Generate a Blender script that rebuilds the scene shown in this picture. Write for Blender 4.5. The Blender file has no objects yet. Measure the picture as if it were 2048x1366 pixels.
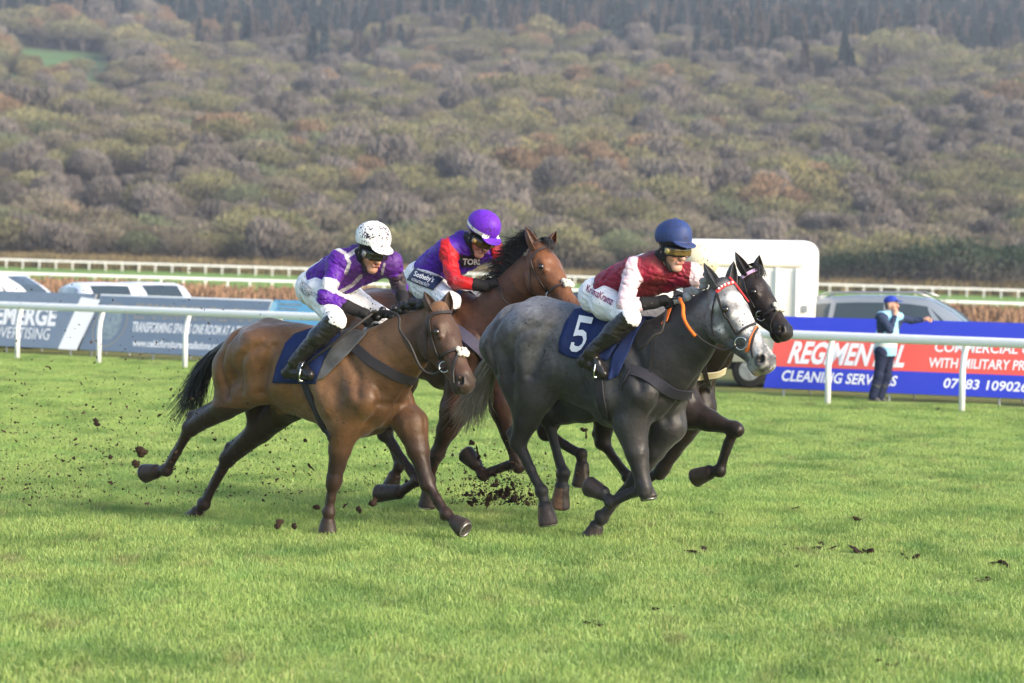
import bpy, bmesh, math, random
import numpy as np
from mathutils import Vector, Matrix

S = bpy.context.scene
COL = S.collection
R = math.radians
# ------------------------------------------------------------------ camera
CAM = np.array([0.0, 0.0, 2.3]); FPX = 5689.0
_p = math.atan(175.5 / FPX); _r = math.atan(0.0171)
_f = np.array([0, math.cos(_p), -math.sin(_p)]); _u = np.array([0, math.sin(_p), math.cos(_p)]); _x = np.array([1.0, 0, 0])
CR = _x * math.cos(_r) + _u * math.sin(_r)
CU = -_x * math.sin(_r) + _u * math.cos(_r)
CF = _f
cd = bpy.data.cameras.new('camera'); cam = bpy.data.objects.new('camera', cd); COL.objects.link(cam)
cam.matrix_world = Matrix(((CR[0], CU[0], -CF[0], CAM[0]), (CR[1], CU[1], -CF[1], CAM[1]), (CR[2], CU[2], -CF[2], CAM[2]), (0, 0, 0, 1)))
cd.sensor_width = 36.0; cd.lens = 100.0; cd.clip_start = 0.5; cd.clip_end = 6000
cd.dof.use_dof = True; cd.dof.focus_distance = 22.9; cd.dof.aperture_fstop = 2.8
S.camera = cam
# ------------------------------------------------------------------ light
W = bpy.data.worlds.new('World'); S.world = W; W.use_nodes = True
nt = W.node_tree; bg = nt.nodes['Background']
sky = nt.nodes.new('ShaderNodeTexSky'); sky.sky_type = 'NISHITA'; sky.sun_disc = False
SUN_EL, SUN_AZ = R(27), R(128)          # azimuth clockwise from +Y
sky.sun_elevation = SUN_EL; sky.sun_rotation = SUN_AZ; sky.air_density = 1.0; sky.dust_density = 2.5; sky.ozone_density = 1.0
nt.links.new(sky.outputs[0], bg.inputs[0]); bg.inputs[1].default_value = 0.15
sl = bpy.data.lights.new('sun', 'SUN'); sl.energy = 2.1; sl.angle = R(18); sl.color = (1.0, 0.88, 0.72)
so = bpy.data.objects.new('sun', sl); COL.objects.link(so)
_sd = Vector((math.sin(SUN_AZ) * math.cos(SUN_EL), math.cos(SUN_AZ) * math.cos(SUN_EL), math.sin(SUN_EL)))
so.rotation_euler = _sd.to_track_quat('Z', 'Y').to_euler(); so.location = (30, -30, 40)
S.view_settings.view_transform = 'Standard'; S.view_settings.look = 'None'; S.view_settings.gamma = 1; S.view_settings.exposure = 1.28
S.view_settings.use_curve_mapping = False
S.render.engine = 'CYCLES'; S.cycles.max_bounces = 6; S.cycles.volume_bounces = 0; S.cycles.transparent_max_bounces = 8
S.cycles.use_denoising = True

# ------------------------------------------------------------------ pixel <-> world
def ray(px, py):
    d = CF + CR * ((px - 1024) / FPX) - CU * ((py - 683) / FPX)
    return d
def atY(px, py, Y):
    d = ray(px, py); return CAM + d * (Y / d[1])
def onZ(px, py, z=0.0):
    d = ray(px, py); return CAM + d * ((z - CAM[2]) / d[2])

# ------------------------------------------------------------------ object helpers
def tag(o, label=None, cat=None, group=None, kind=None):
    if label: o['label'] = label
    if cat: o['category'] = cat
    if group: o['group'] = group
    if kind: o['kind'] = kind
    return o
def link(o, parent=None):
    COL.objects.link(o)
    if parent is not None: o.parent = parent
    return o
def empty(name, loc, yaw=0.0):
    o = bpy.data.objects.new(name, None); COL.objects.link(o)
    o.empty_display_size = 0.2; o.location = [float(v) for v in loc]; o.rotation_euler = (0, 0, yaw); return o
def npmesh(name, V, F, mats, mi=None, col=None, smooth=True):
    """V (n,3), F: (m,k) array or list of lists"""
    me = bpy.data.meshes.new(name)
    V = np.asarray(V, dtype=np.float32)
    if isinstance(F, np.ndarray):
        m, k = F.shape
        me.vertices.add(len(V)); me.vertices.foreach_set('co', V.ravel())
        me.loops.add(m * k); me.loops.foreach_set('vertex_index', F.astype(np.int32).ravel())
        me.polygons.add(m); me.polygons.foreach_set('loop_start', np.arange(0, m * k, k, dtype=np.int32))
        me.polygons.foreach_set('loop_total', np.full(m, k, dtype=np.int32))
    else:
        me.from_pydata([tuple(map(float, v)) for v in V], [], [tuple(int(i) for i in f) for f in F])
    if not isinstance(mats, (list, tuple)): mats = [mats]
    for x in mats: me.materials.append(x)
    if mi is not None: me.polygons.foreach_set('material_index', np.asarray(mi, dtype=np.int32))
    if col is not None:
        a = me.color_attributes.new('col', 'FLOAT_COLOR', 'POINT')
        c = np.ones((len(V), 4), dtype=np.float32); c[:, :3] = col; a.data.foreach_set('color', c.ravel())
    me.update(calc_edges=True)
    me.polygons.foreach_set('use_smooth', np.full(len(me.polygons), smooth)); me.update()
    return me
def mobj(name, V, F, mats, parent=None, **k):
    return link(bpy.data.objects.new(name, npmesh(name, V, F, mats, **k)), parent)

class MB:
    """collects simple shapes into one mesh"""
    def __init__(s): s.V = []; s.F = []; s.M = []
    def add(s, V, F, m=0):
        n = len(s.V); s.V += [tuple(map(float, v)) for v in V]; s.F += [tuple(i + n for i in f) for f in F]; s.M += [m] * len(F); return s
    def box(s, c, d, m=0, rot=None):
        c = np.array(c, float); d = np.array(d, float) / 2
        P = [np.array((x, y, z)) * d for x in (-1, 1) for y in (-1, 1) for z in (-1, 1)]
        if rot is not None: P = [rot @ q for q in P]
        return s.add([q + c for q in P], [(0, 1, 3, 2), (4, 6, 7, 5), (0, 4, 5, 1), (2, 3, 7, 6), (0, 2, 6, 4), (1, 5, 7, 3)], m)
    def tube(s, pts, r, n=8, m=0, cap=True, flat=None):
        pts = [np.array(p, float) for p in pts]
        rr = r if hasattr(r, '__len__') else [r] * len(pts)
        V = []; up0 = None
        for i, p in enumerate(pts):
            t = pts[min(i + 1, len(pts) - 1)] - pts[max(i - 1, 0)]; t /= (np.linalg.norm(t) + 1e-9)
            if up0 is None:
                up0 = np.array((0, 0, 1.0)) if abs(t[2]) < .9 else np.array((1.0, 0, 0))
            a = np.cross(t, up0); a /= (np.linalg.norm(a) + 1e-9); b = np.cross(a, t); up0 = b
            for k in range(n):
                w = 2 * math.pi * k / n; V.append(p + (a * math.cos(w) + b * math.sin(w)) * rr[i])
        F = []
        for i in range(len(pts) - 1):
            for k in range(n):
                F.append((i * n + k, i * n + (k + 1) % n, (i + 1) * n + (k + 1) % n, (i + 1) * n + k))
        if cap:
            F.append(tuple(range(n))[::-1]); F.append(tuple(range((len(pts) - 1) * n, len(pts) * n)))
        return s.add(V, F, m)
    def torus(s, c, ax, r, t, n=20, m=0):
        ax = np.array(ax, float); ax /= np.linalg.norm(ax); q = np.array((0, 0, 1.0)) if abs(ax[2]) < .9 else np.array((1.0, 0, 0))
        a = np.cross(ax, q); a /= np.linalg.norm(a); b = np.cross(ax, a); V = []; F = []
        for i in range(n):
            w = 2 * math.pi * i / n; d = a * math.cos(w) + b * math.sin(w)
            for k in range(6):
                u = 2 * math.pi * k / 6; V.append(np.array(c) + d * (r + t * math.cos(u)) + ax * t * math.sin(u))
        for i in range(n):
            for k in range(6):
                F.append((i * 6 + k, i * 6 + (k + 1) % 6, ((i + 1) % n) * 6 + (k + 1) % 6, ((i + 1) % n) * 6 + k))
        return s.add(V, F, m)
    def ribbon(s, pts, nrm, w, th=0.004, m=0):
        """strap with rectangular section lying on normals nrm"""
        pts = [np.array(p, float) for p in pts]; V = []; ww = w if hasattr(w, '__len__') else [w] * len(pts)
        for i, p in enumerate(pts):
            t = pts[min(i + 1, len(pts) - 1)] - pts[max(i - 1, 0)]; t /= (np.linalg.norm(t) + 1e-9)
            n_ = np.array(nrm[i]); b = np.cross(t, n_); b /= (np.linalg.norm(b) + 1e-9); n_ = np.cross(b, t)
            h = ww[i] / 2
            V += [p - b * h, p + b * h, p + b * h * .9 + n_ * th, p - b * h * .9 + n_ * th]
        F = []
        for i in range(len(pts) - 1):
            for k in range(4): F.append((i * 4 + k, i * 4 + (k + 1) % 4, (i + 1) * 4 + (k + 1) % 4, (i + 1) * 4 + k))
        F += [(3, 2, 1, 0), tuple(len(pts) * 4 - 4 + k for k in range(4))]
        return s.add(V, F, m)
    def build(s, name, mats, parent=None, smooth=False, bevel=0):
        if not isinstance(mats, (list, tuple)): mats = [mats]
        me = bpy.data.meshes.new(name); me.from_pydata(s.V, [], s.F)
        for x in mats: me.materials.append(x)
        me.polygons.foreach_set('material_index', s.M)
        me.polygons.foreach_set('use_smooth', [smooth] * len(s.F)); me.update()
        if bevel:
            bm = bmesh.new(); bm.from_mesh(me); bmesh.ops.recalc_face_normals(bm, faces=bm.faces)
            bmesh.ops.bevel(bm, geom=bm.edges[:], offset=bevel, segments=2, profile=.5, affect='EDGES', clamp_overlap=True); bm.to_mesh(me); bm.free()
        return link(bpy.data.objects.new(name, me), parent)

def catmull(P, n=6):
    P = [np.array(p, float) for p in P]
    if len(P) < 3: return [P[0] + (P[-1] - P[0]) * i / n for i in range(n + 1)]
    out = []
    for i in range(len(P) - 1):
        p0 = P[max(i - 1, 0)]; p1 = P[i]; p2 = P[i + 1]; p3 = P[min(i + 2, len(P) - 1)]
        for k in range(n):
            t = k / n; out.append(.5 * ((2 * p1) + (-p0 + p2) * t + (2 * p0 - 5 * p1 + 4 * p2 - p3) * t * t + (-p0 + 3 * p1 - 3 * p2 + p3) * t ** 3))
    out.append(P[-1]); return out

# ------------------------------------------------------------------ materials
def lin(r, g, b):
    f = lambda c: (c / 255 / 12.92) if c / 255 <= .04045 else ((c / 255 + .055) / 1.055) ** 2.4
    return (f(r), f(g), f(b))
def mat(name, col, rough=.6, spec=.3, attr=False, var=None, bump=None, mud=None, metal=0, sheen=0, coat=0, var2=None, stretch=None, rvar=None, bump2=None):
    """var=(scale, amount, colour): noise mix; bump=(scale, strength); mud=(scale, threshold, colour): specks"""
    m = bpy.data.materials.new(name); m.use_nodes = True; n = m.node_tree.nodes; l = m.node_tree.links; b = n['Principled BSDF']
    b.inputs['Roughness'].default_value = rough; b.inputs['Specular IOR Level'].default_value = spec; b.inputs['Metallic'].default_value = metal
    if sheen: b.inputs['Sheen Weight'].default_value = sheen; b.inputs['Sheen Roughness'].default_value = .4
    if coat: b.inputs['Coat Weight'].default_value = coat; b.inputs['Coat Roughness'].default_value = .08
    tc = n.new('ShaderNodeTexCoord'); vec = tc.outputs['Object']
    if stretch:
        mp = n.new('ShaderNodeMapping'); mp.inputs['Scale'].default_value = stretch; l.new(vec, mp.inputs[0]); svec = mp.outputs[0]
    else: svec = vec
    if attr:
        a = n.new('ShaderNodeAttribute'); a.attribute_name = 'col'; cur = a.outputs['Color']
    else:
        c = n.new('ShaderNodeRGB'); c.outputs[0].default_value = (*col, 1); cur = c.outputs[0]
    def mix(fac, A, Bc, mode='MIX'):
        x = n.new('ShaderNodeMix'); x.data_type = 'RGBA'; x.blend_type = mode
        if hasattr(fac, 'links'): l.new(fac, x.inputs[0])
        else: x.inputs[0].default_value = fac
        l.new(A, x.inputs[6])
        if hasattr(Bc, 'links'): l.new(Bc, x.inputs[7])
        else: x.inputs[7].default_value = (*Bc, 1)
        return x.outputs[2]
    def noise(scale, det=4, ro=.6, v=None):
        t = n.new('ShaderNodeTexNoise'); t.inputs['Scale'].default_value = scale; t.inputs['Detail'].default_value = det; t.inputs['Roughness'].default_value = ro
        l.new(v or vec, t.inputs['Vector']); return t.outputs['Fac']
    def ramp(f, a, b_):
        t = n.new('ShaderNodeMapRange'); t.inputs[1].default_value = a; t.inputs[2].default_value = b_; l.new(f, t.inputs[0]); return t.outputs[0]
    for vv in (var, var2):
        if vv:
            f = ramp(noise(vv[0], 5, .62, svec), .38, .68)
            k = n.new('ShaderNodeMath'); k.operation = 'MULTIPLY'; k.inputs[1].default_value = vv[1]; l.new(f, k.inputs[0])
            cur = mix(k.outputs[0], cur, vv[2])
    if mud:
        f = noise(mud[0], 3, .55); g = noise(mud[0] * .12, 2)
        s_ = n.new('ShaderNodeMath'); s_.operation = 'MULTIPLY_ADD'; s_.inputs[1].default_value = .35; l.new(g, s_.inputs[0]); l.new(f, s_.inputs[2])
        cur = mix(ramp(s_.outputs[0], mud[1], mud[1] + .035), cur, mud[2] if len(mud) > 2 else (.025, .016, .011))
    l.new(cur, b.inputs['Base Color'])
    if rvar: l.new(ramp(noise(rvar[0], 4), .35 - (rvar[2] - rvar[1]) * 0, .7), (rm := n.new('ShaderNodeMapRange')).inputs[0]); rm.inputs[3].default_value = rvar[1]; rm.inputs[4].default_value = rvar[2]; l.new(rm.outputs[0], b.inputs['Roughness'])
    if bump:
        bn = n.new('ShaderNodeBump'); bn.inputs['Strength'].default_value = bump[1]; bn.inputs['Distance'].default_value = bump[2] if len(bump) > 2 else .01
        l.new(noise(bump[0], 4, .55, svec), bn.inputs['Height']); l.new(bn.outputs[0], b.inputs['Normal'])
        if bump2:
            b2 = n.new('ShaderNodeBump'); b2.inputs['Strength'].default_value = bump2[1]; b2.inputs['Distance'].default_value = bump2[2]; l.new(noise(bump2[0], 5, .5, svec), b2.inputs['Height']); l.new(b2.outputs[0], bn.inputs['Normal'])
    return m
WHITE = lambda n='white paint': mat(n, (.78, .79, .8), .35, .4)

# ------------------------------------------------------------------ signed-distance modelling
class SDF:
    def __init__(s, h=.01): s.P = []; s.h = h
    def cone(s, a, b, ra, rb, k=.03, sy=1.0, op='u'):
        s.P.append(('c', np.array(a, float), np.array(b, float), ra, rb, k, sy, op)); return s
    def ball(s, a, r, k=.03, sy=1.0, op='u'): return s.cone(a, np.array(a, float) + (0, 0, 1e-4), r, r, k, sy, op)
    def ell(s, c, rad, M=None, k=.03, op='u'):
        """ellipsoid with radii rad along rows of M"""
        s.P.append(('e', np.array(c, float), np.array(rad, float), np.eye(3) if M is None else np.array(M, float), k, op)); return s
    def hoof(s, a, b, ra, rb, k=.006):
        s.P.append(('h', np.array(a, float), np.array(b, float), ra, rb, k, 1.0, 'u')); return s
    def plane(s, p, nrm, k=.006):
        """cut away the half space on the nrm side"""
        n_ = np.array(nrm, float); s.P.append(('p', np.array(p, float), n_ / np.linalg.norm(n_), k)); return s
    @staticmethod
    def dist(P, X):
        t = P[0]
        if t in 'ch':
            a, b, ra, rb, k, sy, op = P[1:]
            sc = np.array((1, sy, 1.0)); q = X * sc; A = a * sc; B = b * sc; ba = B - A; L = ba @ ba + 1e-12
            w = np.clip(((q - A) @ ba) / L, 0, 1)
            d = np.sqrt((((q - A) - w[..., None] * ba) ** 2).sum(-1)) - (ra + (rb - ra) * w)
            if t == 'h':
                ln = math.sqrt(L); u = ba / ln; hh = (q - A) @ u; e_ = .014
                rad = np.sqrt(np.maximum((((q - A)) ** 2).sum(-1) - hh * hh, 0)) - (ra + (rb - ra) * np.clip(hh / ln, -.1, 1)) + e_; v_ = np.maximum(hh - ln, -hh - .012) + e_
                d = np.sqrt(np.maximum(rad, 0) ** 2 + np.maximum(v_, 0) ** 2) + np.minimum(np.maximum(rad, v_), 0) - e_
            return d
        if t == 'e':
            c, r, M = P[1:4]; q = (X - c) @ M.T
            k0 = np.sqrt(((q / r) ** 2).sum(-1)); k1 = np.sqrt(((q / r ** 2) ** 2).sum(-1)) + 1e-9
            return k0 * (k0 - 1) / k1
        return (X - P[1]) @ P[2]
    def bounds(s, P):
        if P[0] in 'ch':
            a, b, ra, rb, k, sy, op = P[1:]; r = max(ra, rb) * np.array((1, 1 / sy if sy > .5 else 2, 1))
            return np.minimum(a, b) - r, np.maximum(a, b) + r
        c, r = P[1:3]; m = max(r); return c - m, c + m
    def grid(s, pad=.04):
        bs = [s.bounds(P) for P in s.P if P[0] != 'p' and P[-1] == 'u' or P[0] == 'h']
        lo = np.min([b[0] for b in bs], 0) - pad; hi = np.max([b[1] for b in bs], 0) + pad
        s.o = lo; h = s.h; n = np.ceil((hi - lo) / h).astype(int) + 1
        D = np.full(n, .3, dtype=np.float32)
        for P in s.P:
            if P[0] == 'p':
                ax = [lo[i] + np.arange(n[i]) * h for i in range(3)]
                d = ((ax[0][:, None, None] - P[1][0]) * P[2][0] + (ax[1][None, :, None] - P[1][1]) * P[2][1] + (ax[2][None, None, :] - P[1][2]) * P[2][2]).astype(np.float32)
                # remove half-space where d>0
                k = P[3]; hh = np.clip(.5 + .5 * (d - D) / k, 0, 1) if False else None
                D = np.maximum(D, d); continue
            b0, b1 = s.bounds(P); k = P[5] if P[0] in 'ch' else P[4]; op = P[-1]
            m = max(k * 1.3, .03) + .02
            i0 = np.clip(np.floor((b0 - m - lo) / h).astype(int), 0, n); i1 = np.clip(np.ceil((b1 + m - lo) / h).astype(int) + 1, 0, n)
            if (i1 <= i0).any(): continue
            sl_ = tuple(slice(i0[i], i1[i]) for i in range(3))
            ax = [lo[i] + np.arange(i0[i], i1[i]) * h for i in range(3)]
            X = np.stack(np.meshgrid(*ax, indexing='ij'), -1)
            d = s.dist(P, X).astype(np.float32); C = D[sl_]
            if op == 'u':
                hh = np.clip(.5 + .5 * (C - d) / k, 0, 1); D[sl_] = C * (1 - hh) + d * hh - k * hh * (1 - hh)
            else:
                hh = np.clip(.5 - .5 * (C + d) / k, 0, 1); D[sl_] = C * (1 - hh) - d * hh + k * hh * (1 - hh)
        s.D = D; return s
    def val(s, X):
        q = (np.asarray(X) - s.o) / s.h; n = np.array(s.D.shape)
        out = ((q < 0) | (q > n - 1.001)).any(-1); q = np.clip(q, 0, n - 1.001); i = q.astype(int); f = q - i
        r = 0
        for dx in (0, 1):
            for dy in (0, 1):
                for dz in (0, 1):
                    w = (f[..., 0] if dx else 1 - f[..., 0]) * (f[..., 1] if dy else 1 - f[..., 1]) * (f[..., 2] if dz else 1 - f[..., 2])
                    r = r + w * s.D[i[..., 0] + dx, i[..., 1] + dy, i[..., 2] + dz]
        return np.where(out, .3, r)
    def grad(s, X):
        e = s.h; X = np.asarray(X, float); g = np.stack([s.val(X + v) - s.val(X - v) for v in np.eye(3) * e], -1)
        return g / (np.linalg.norm(g, axis=-1, keepdims=True) + 1e-9)
    def cast(s, o, d, t0, t1):
        """first surface hit along rays o + t d (d (n,3)); returns points, hit mask"""
        d = np.asarray(d, float); d = d / np.linalg.norm(d, axis=-1, keepdims=True); o = np.asarray(o, float)
        n = len(d); t = np.full(n, t0); done = np.zeros(n, bool); st = s.h * .7
        prev = np.full(n, .3)
        for _ in range(int((t1 - t0) / st)):
            v = s.val(o + d * t[:, None]); hit = (v < 0) & ~done
            if hit.any():
                t[hit] -= st * (-v[hit]) / np.maximum(prev[hit] - v[hit], 1e-6); done |= hit
            prev = v; t[~done] += st
            if done.all(): break
        return o + d * t[:, None], done
    def mesh(s):
        D = s.D; ins = D < 0
        c = np.zeros(tuple(x - 1 for x in D.shape), np.uint8)
        off = [(x, y, z) for x in (0, 1) for y in (0, 1) for z in (0, 1)]
        sub = lambda A, o_: A[o_[0]:A.shape[0] - 1 + o_[0], o_[1]:A.shape[1] - 1 + o_[1], o_[2]:A.shape[2] - 1 + o_[2]]
        for o_ in off: c += sub(ins, o_)
        act = (c > 0) & (c < 8); ids = np.argwhere(act); idx = np.full(act.shape, -1, np.int32); idx[act] = np.arange(len(ids))
        acc = np.zeros((len(ids), 3)); cnt = np.zeros(len(ids))
        for a in off:
            for ax in range(3):
                if a[ax]: continue
                b = list(a); b[ax] = 1
                va = D[ids[:, 0] + a[0], ids[:, 1] + a[1], ids[:, 2] + a[2]]; vb = D[ids[:, 0] + b[0], ids[:, 1] + b[1], ids[:, 2] + b[2]]
                m = (va < 0) != (vb < 0); t = np.where(m, va / np.where(m, va - vb, 1), 0)
                p = np.array(a, float)[None] + np.eye(3)[ax][None] * t[:, None]
                acc[m] += p[m]; cnt[m] += 1
        V = (ids + acc / np.maximum(cnt, 1)[:, None]) * s.h + s.o
        Fs = []
        for ax in range(3):
            u, v = (ax + 1) % 3, (ax + 2) % 3
            A = np.moveaxis(ins, (ax, u, v), (0, 1, 2)); I = np.moveaxis(idx, (ax, u, v), (0, 1, 2))
            x = A[:-1, 1:-1, 1:-1] != A[1:, 1:-1, 1:-1]; e = np.argwhere(x); e[:, 1:] += 1
            q = np.stack([I[e[:, 0], e[:, 1] - 1, e[:, 2] - 1], I[e[:, 0], e[:, 1], e[:, 2] - 1], I[e[:, 0], e[:, 1], e[:, 2]], I[e[:, 0], e[:, 1] - 1, e[:, 2]]], -1)
            flip = ~A[e[:, 0], e[:, 1], e[:, 2]]; q[flip] = q[flip][:, ::-1]; Fs.append(q)
        F = np.concatenate(Fs); F = F[(F >= 0).all(1)]
        return V, F
def fbm(X, sc, seed=0):
    """cheap smooth 3-D noise for vertex work, about -1..1"""
    r = np.random.RandomState(seed); o = np.zeros(len(X)); a = 1.0
    for i in range(4):
        k = r.randn(5, 3) * sc * (1.9 ** i); ph = r.rand(5) * 6.28
        o += a * np.sin(X @ k.T + ph).sum(1) / 3.0; a *= .55
    return o
# ================================================================== HORSES
YAW = R(-37)
class Frame:
    def __init__(s, px, py, lat, Y=None, yaw=YAW):
        s.yaw = yaw; s.c = math.cos(yaw); s.s = math.sin(yaw)
        s.fw = np.array((s.c, s.s, 0)); s.lf = np.array((-s.s, s.c, 0))
        g = onZ(px, py) if Y is None else atY(px, py, Y)
        s.O = np.array((g[0], g[1], 0)) - s.lf * lat
        s.cam = s.loc(CAM)
    def loc(s, p): d = np.asarray(p) - s.O; return np.stack([d @ s.fw, d @ s.lf, d[..., 2]], -1)
    def wor(s, p): p = np.asarray(p); return s.O + p[..., :1] * s.fw + p[..., 1:2] * s.lf + p[..., 2:3] * np.array((0, 0, 1.0))
    def dirs(s, pxs):
        d = np.array([ray(*q) for q in pxs]); return np.stack([d @ s.fw, d @ s.lf, d[:, 2]], -1)
    def J(s, px, py, lat=0.0):
        d = s.dirs([(px, py)])[0]; t = (lat - s.cam[1]) / d[1]; return s.cam + d * t
    def cast(s, sdf, pxs, off=.004):
        """photo points -> points on the modelled surface (+normals)"""
        d = s.dirs(pxs); d /= np.linalg.norm(d, axis=1, keepdims=True)
        c = sdf.o + np.array(sdf.D.shape) * sdf.h / 2; dist = np.linalg.norm(c - s.cam); r = np.linalg.norm(np.array(sdf.D.shape) * sdf.h) / 2
        P, hit = sdf.cast(s.cam, d, dist - r, dist + r)
        N = sdf.grad(P); return P + N * off, N, hit

def ear_geo(base, tip, wdir, odir, w):
    """cupped ear: outer and inner skins"""
    base, tip = np.array(base), np.array(tip); ax = tip - base; L = np.linalg.norm(ax); ax /= L
    wd = np.array(wdir) - ax * np.dot(wdir, ax); wd /= np.linalg.norm(wd); od = np.cross(ax, wd); od *= np.sign(np.dot(od, odir) or 1)
    V = []; n = 9; m = 9
    for skin in (1.0, .78):
        for i in range(m):
            u = i / (m - 1); ww = w * (0.78 + 1.0 * u - 1.0 * u * u) * (1 - u ** 3.2) + .002
            for k in range(n):
                a = R(-115 + 230 * k / (n - 1))
                V.append(base + ax * (u * L - .02) + wd * math.sin(a) * ww * skin - od * (math.cos(a) * ww * skin * .8) + od * .004 * (skin < 1))
    F = []
    for sk in (0, 1):
        o = sk * n * m
        for i in range(m - 1):
            for k in range(n - 1):
                q = (o + i * n + k, o + i * n + k + 1, o + (i + 1) * n + k + 1, o + (i + 1) * n + k)
                F.append(q if sk else q[::-1])
    for i in range(m - 1):
        for k in (0, n - 1):
            F.append((i * n + k, (i + 1) * n + k, n * m + (i + 1) * n + k, n * m + i * n + k))
    return np.array(V), F, n * m

class Horse: pass

def make_horse(name, label, A):
    """A: pose read off the photograph as pixel joints with their distance from the horse's own mid plane"""
    H = Horse(); fr = H.fr = A['frame']; J = fr.J; s = A.get('scale', 1.05); sp = H.sdf = SDF(A.get('h', .0105))
    c0 = J(*A['croup']); ph = R(A['pitch']); cp, sn = math.cos(ph), math.sin(ph)
    def T(x, z, y=0.0):
        dx, dz = (x + .75) * s, (z - 1.64) * s
        return np.array((c0[0] + dx * cp - dz * sn, y * s, c0[2] + dx * sn + dz * cp))
    H.T = T; K = .07
    # trunk
    sp.cone(T(.06, 1.215), T(-.46, 1.25), .385 * s, .335 * s, .09, 1.34)
    sp.cone(T(-.45, 1.30), T(-.80, 1.36), .30 * s, .27 * s, .09, 1.08)
    sp.cone(T(.05, 1.565), T(-.32, 1.50), .075 * s, .075 * s, .10)
    sp.cone(T(-.30, 1.47), T(-.80, 1.50), .13 * s, .125 * s, .10)
    sp.cone(T(.10, 1.12), T(.32, 1.12), .29 * s, .215 * s, .08, 1.0)
    for y in (-1, 1):
        sp.cone(T(-.62, 1.42, y * .13), T(-.92, 1.36, y * .135), .19 * s, .19 * s, K)          # gluteal
        sp.cone(T(-.98, 1.42, y * .09), T(-1.07, 1.20, y * .14), .13 * s, .135 * s, .06)        # buttock
        sp.cone(T(-.02, 1.50, y * .10), T(.38, 1.14, y * .185), .10 * s, .125 * s, .075)       # shoulder blade
        sp.cone(T(-.06, 1.30, y * .19), T(.10, 1.06, y * .215), .12 * s, .125 * s, .065)      # triceps
        sp.cone(T(.30, 1.12, y * .10), T(.27, .97, y * .10), .135 * s, .115 * s, .05)          # pectoral
        sp.cone(T(-.55, 1.44, y * .19), T(-.60, 1.40, y * .21), .05 * s, .05 * s, .06)         # point of hip
    sp.cone(T(.20, .92), T(-.04, .90), .09 * s, .11 * s, .08, .8)
    # neck
    nb, nm, nh = J(*A['neck'][0]), J(*A['neck'][1]), J(*A['neck'][2]); rb, rm, rh = A['neck_r']
    sp.cone(T(.12, 1.30), nb, .30 * s, rb, .08, 1.45)
    sp.cone(nb, nm, rb, rm, .06, 1.65); sp.cone(nm, nh, rm, rh, .05, 1.7)
    up = np.array((0, 0, 1.0))
    # crest line slightly thicker at top
    # head
    pl, mz = J(*A['poll']), J(*A['muzzle']); ax = mz - pl; L = np.linalg.norm(ax); e1 = ax / L
    e3 = np.array((0, 1.0, 0)) - e1 * e1[1]; e3 /= np.linalg.norm(e3); e2 = np.cross(e1, e3); e2 *= np.sign(e2[0] or 1)
    if e2[2] < -.3: e2 = -e2
    LL = L; L = LL * A.get('head_s', 1.22)
    h = lambda t, n, y=0.0: pl + e1 * t * LL + (e2 * n + e3 * y) * L
    H.h = h; H.L = L; H.LL = LL; H.e = (e1, e2, e3)
    sp.cone(h(.08, -.10), h(.2, -.115), .115 * L, .135 * L, .04, .95)
    sp.cone(h(.2, -.112), h(.45, -.10), .135 * L, .108 * L, .03, .93)
    sp.cone(h(.42, -.098), h(.82, -.085), .108 * L, .080 * L, .03, 1.02)
    for y in (-1, 1):
        sp.ell(h(.32, -.225, y * .055), (.165 * L, .135 * L, .075 * L), np.array((e1, e2, e3)), .025)
        sp.cone(h(.25, -.045, y * .104), h(.36, -.06, y * .112), .04 * L, .036 * L, .02)
        sp.cone(h(.42, -.15, y * .088), h(.62, -.125, y * .072), .018 * L, .014 * L, .02)
        sp.cone(h(.90, -.055, y * .06), h(.945, -.085, y * .055), .042 * L, .045 * L, .02)
    sp.cone(h(.36, -.30), h(.80, -.165), .062 * L, .05 * L, .03, .95)
    sp.cone(h(.84, -.09), h(.93, -.105), .086 * L, .082 * L, .03, .95)
    sp.cone(h(.86, -.185), h(.93, -.19), .05 * L, .042 * L, .022, .85)
    sp.ball(pl - e2 * .05 * L + e1 * .02 * L, .075 * L, .05, .9)
    # legs
    H.tags = []
    gl = lambda k: [J(*q) for q in A[k]]
    for side, y in (('R', -1), ('L', 1)):
        E, Kn, Fe, Co, To = gl('fore' + side)
        sh = T(.33, 1.14, y * .17)
        sp.cone(sh, E, .135 * s, .12 * s, .06)
        mid = E + (Kn - E) * .45; bk = np.array((-1.0, 0, -.2)); fwd = np.cross(Kn - E, (0, 1, 0)); fwd /= np.linalg.norm(fwd) + 1e-9
        if fwd[0] < 0: fwd = -fwd
        sp.cone(E, mid, .13 * s, .086 * s, .05); sp.cone(mid, Kn, .086 * s, .050 * s, .03)
        sp.cone(E + fwd * .045, mid + fwd * .03, .072 * s, .045 * s, .016); sp.cone(E - fwd * .05, mid - fwd * .03 + (0, y * .02, 0), .06 * s, .035 * s, .014)
        sp.cone(Kn + (E - Kn) * .06, Kn - (E - Kn) * .07, .063 * s, .060 * s, .016); sp.ball(Kn + fwd * .018, .050 * s, .012, .85)
        legend(sp, Kn, Fe, Co, To, s, .043, y); H.tags.append(('f', E, Kn, Fe, Co, To))
        St, Hk, Fe, Co, To = gl('hind' + side)
        hp = T(-.74, 1.38, y * .15); bt = T(-1.04, 1.24, y * .14)
        sp.cone(hp, St, .215 * s, .15 * s, .08)
        g = St + (Hk - St) * .5
        sp.cone(bt, g, .16 * s, .09 * s, .07)
        sp.cone(St, Hk, .14 * s, .062 * s, .05)
        sp.cone(T(-.45, 1.16, y * .17), St, .12 * s, .09 * s, .08)
        cd_ = (Fe - Hk) / np.linalg.norm(Fe - Hk); gd = (St - Hk) / np.linalg.norm(St - Hk)
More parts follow.
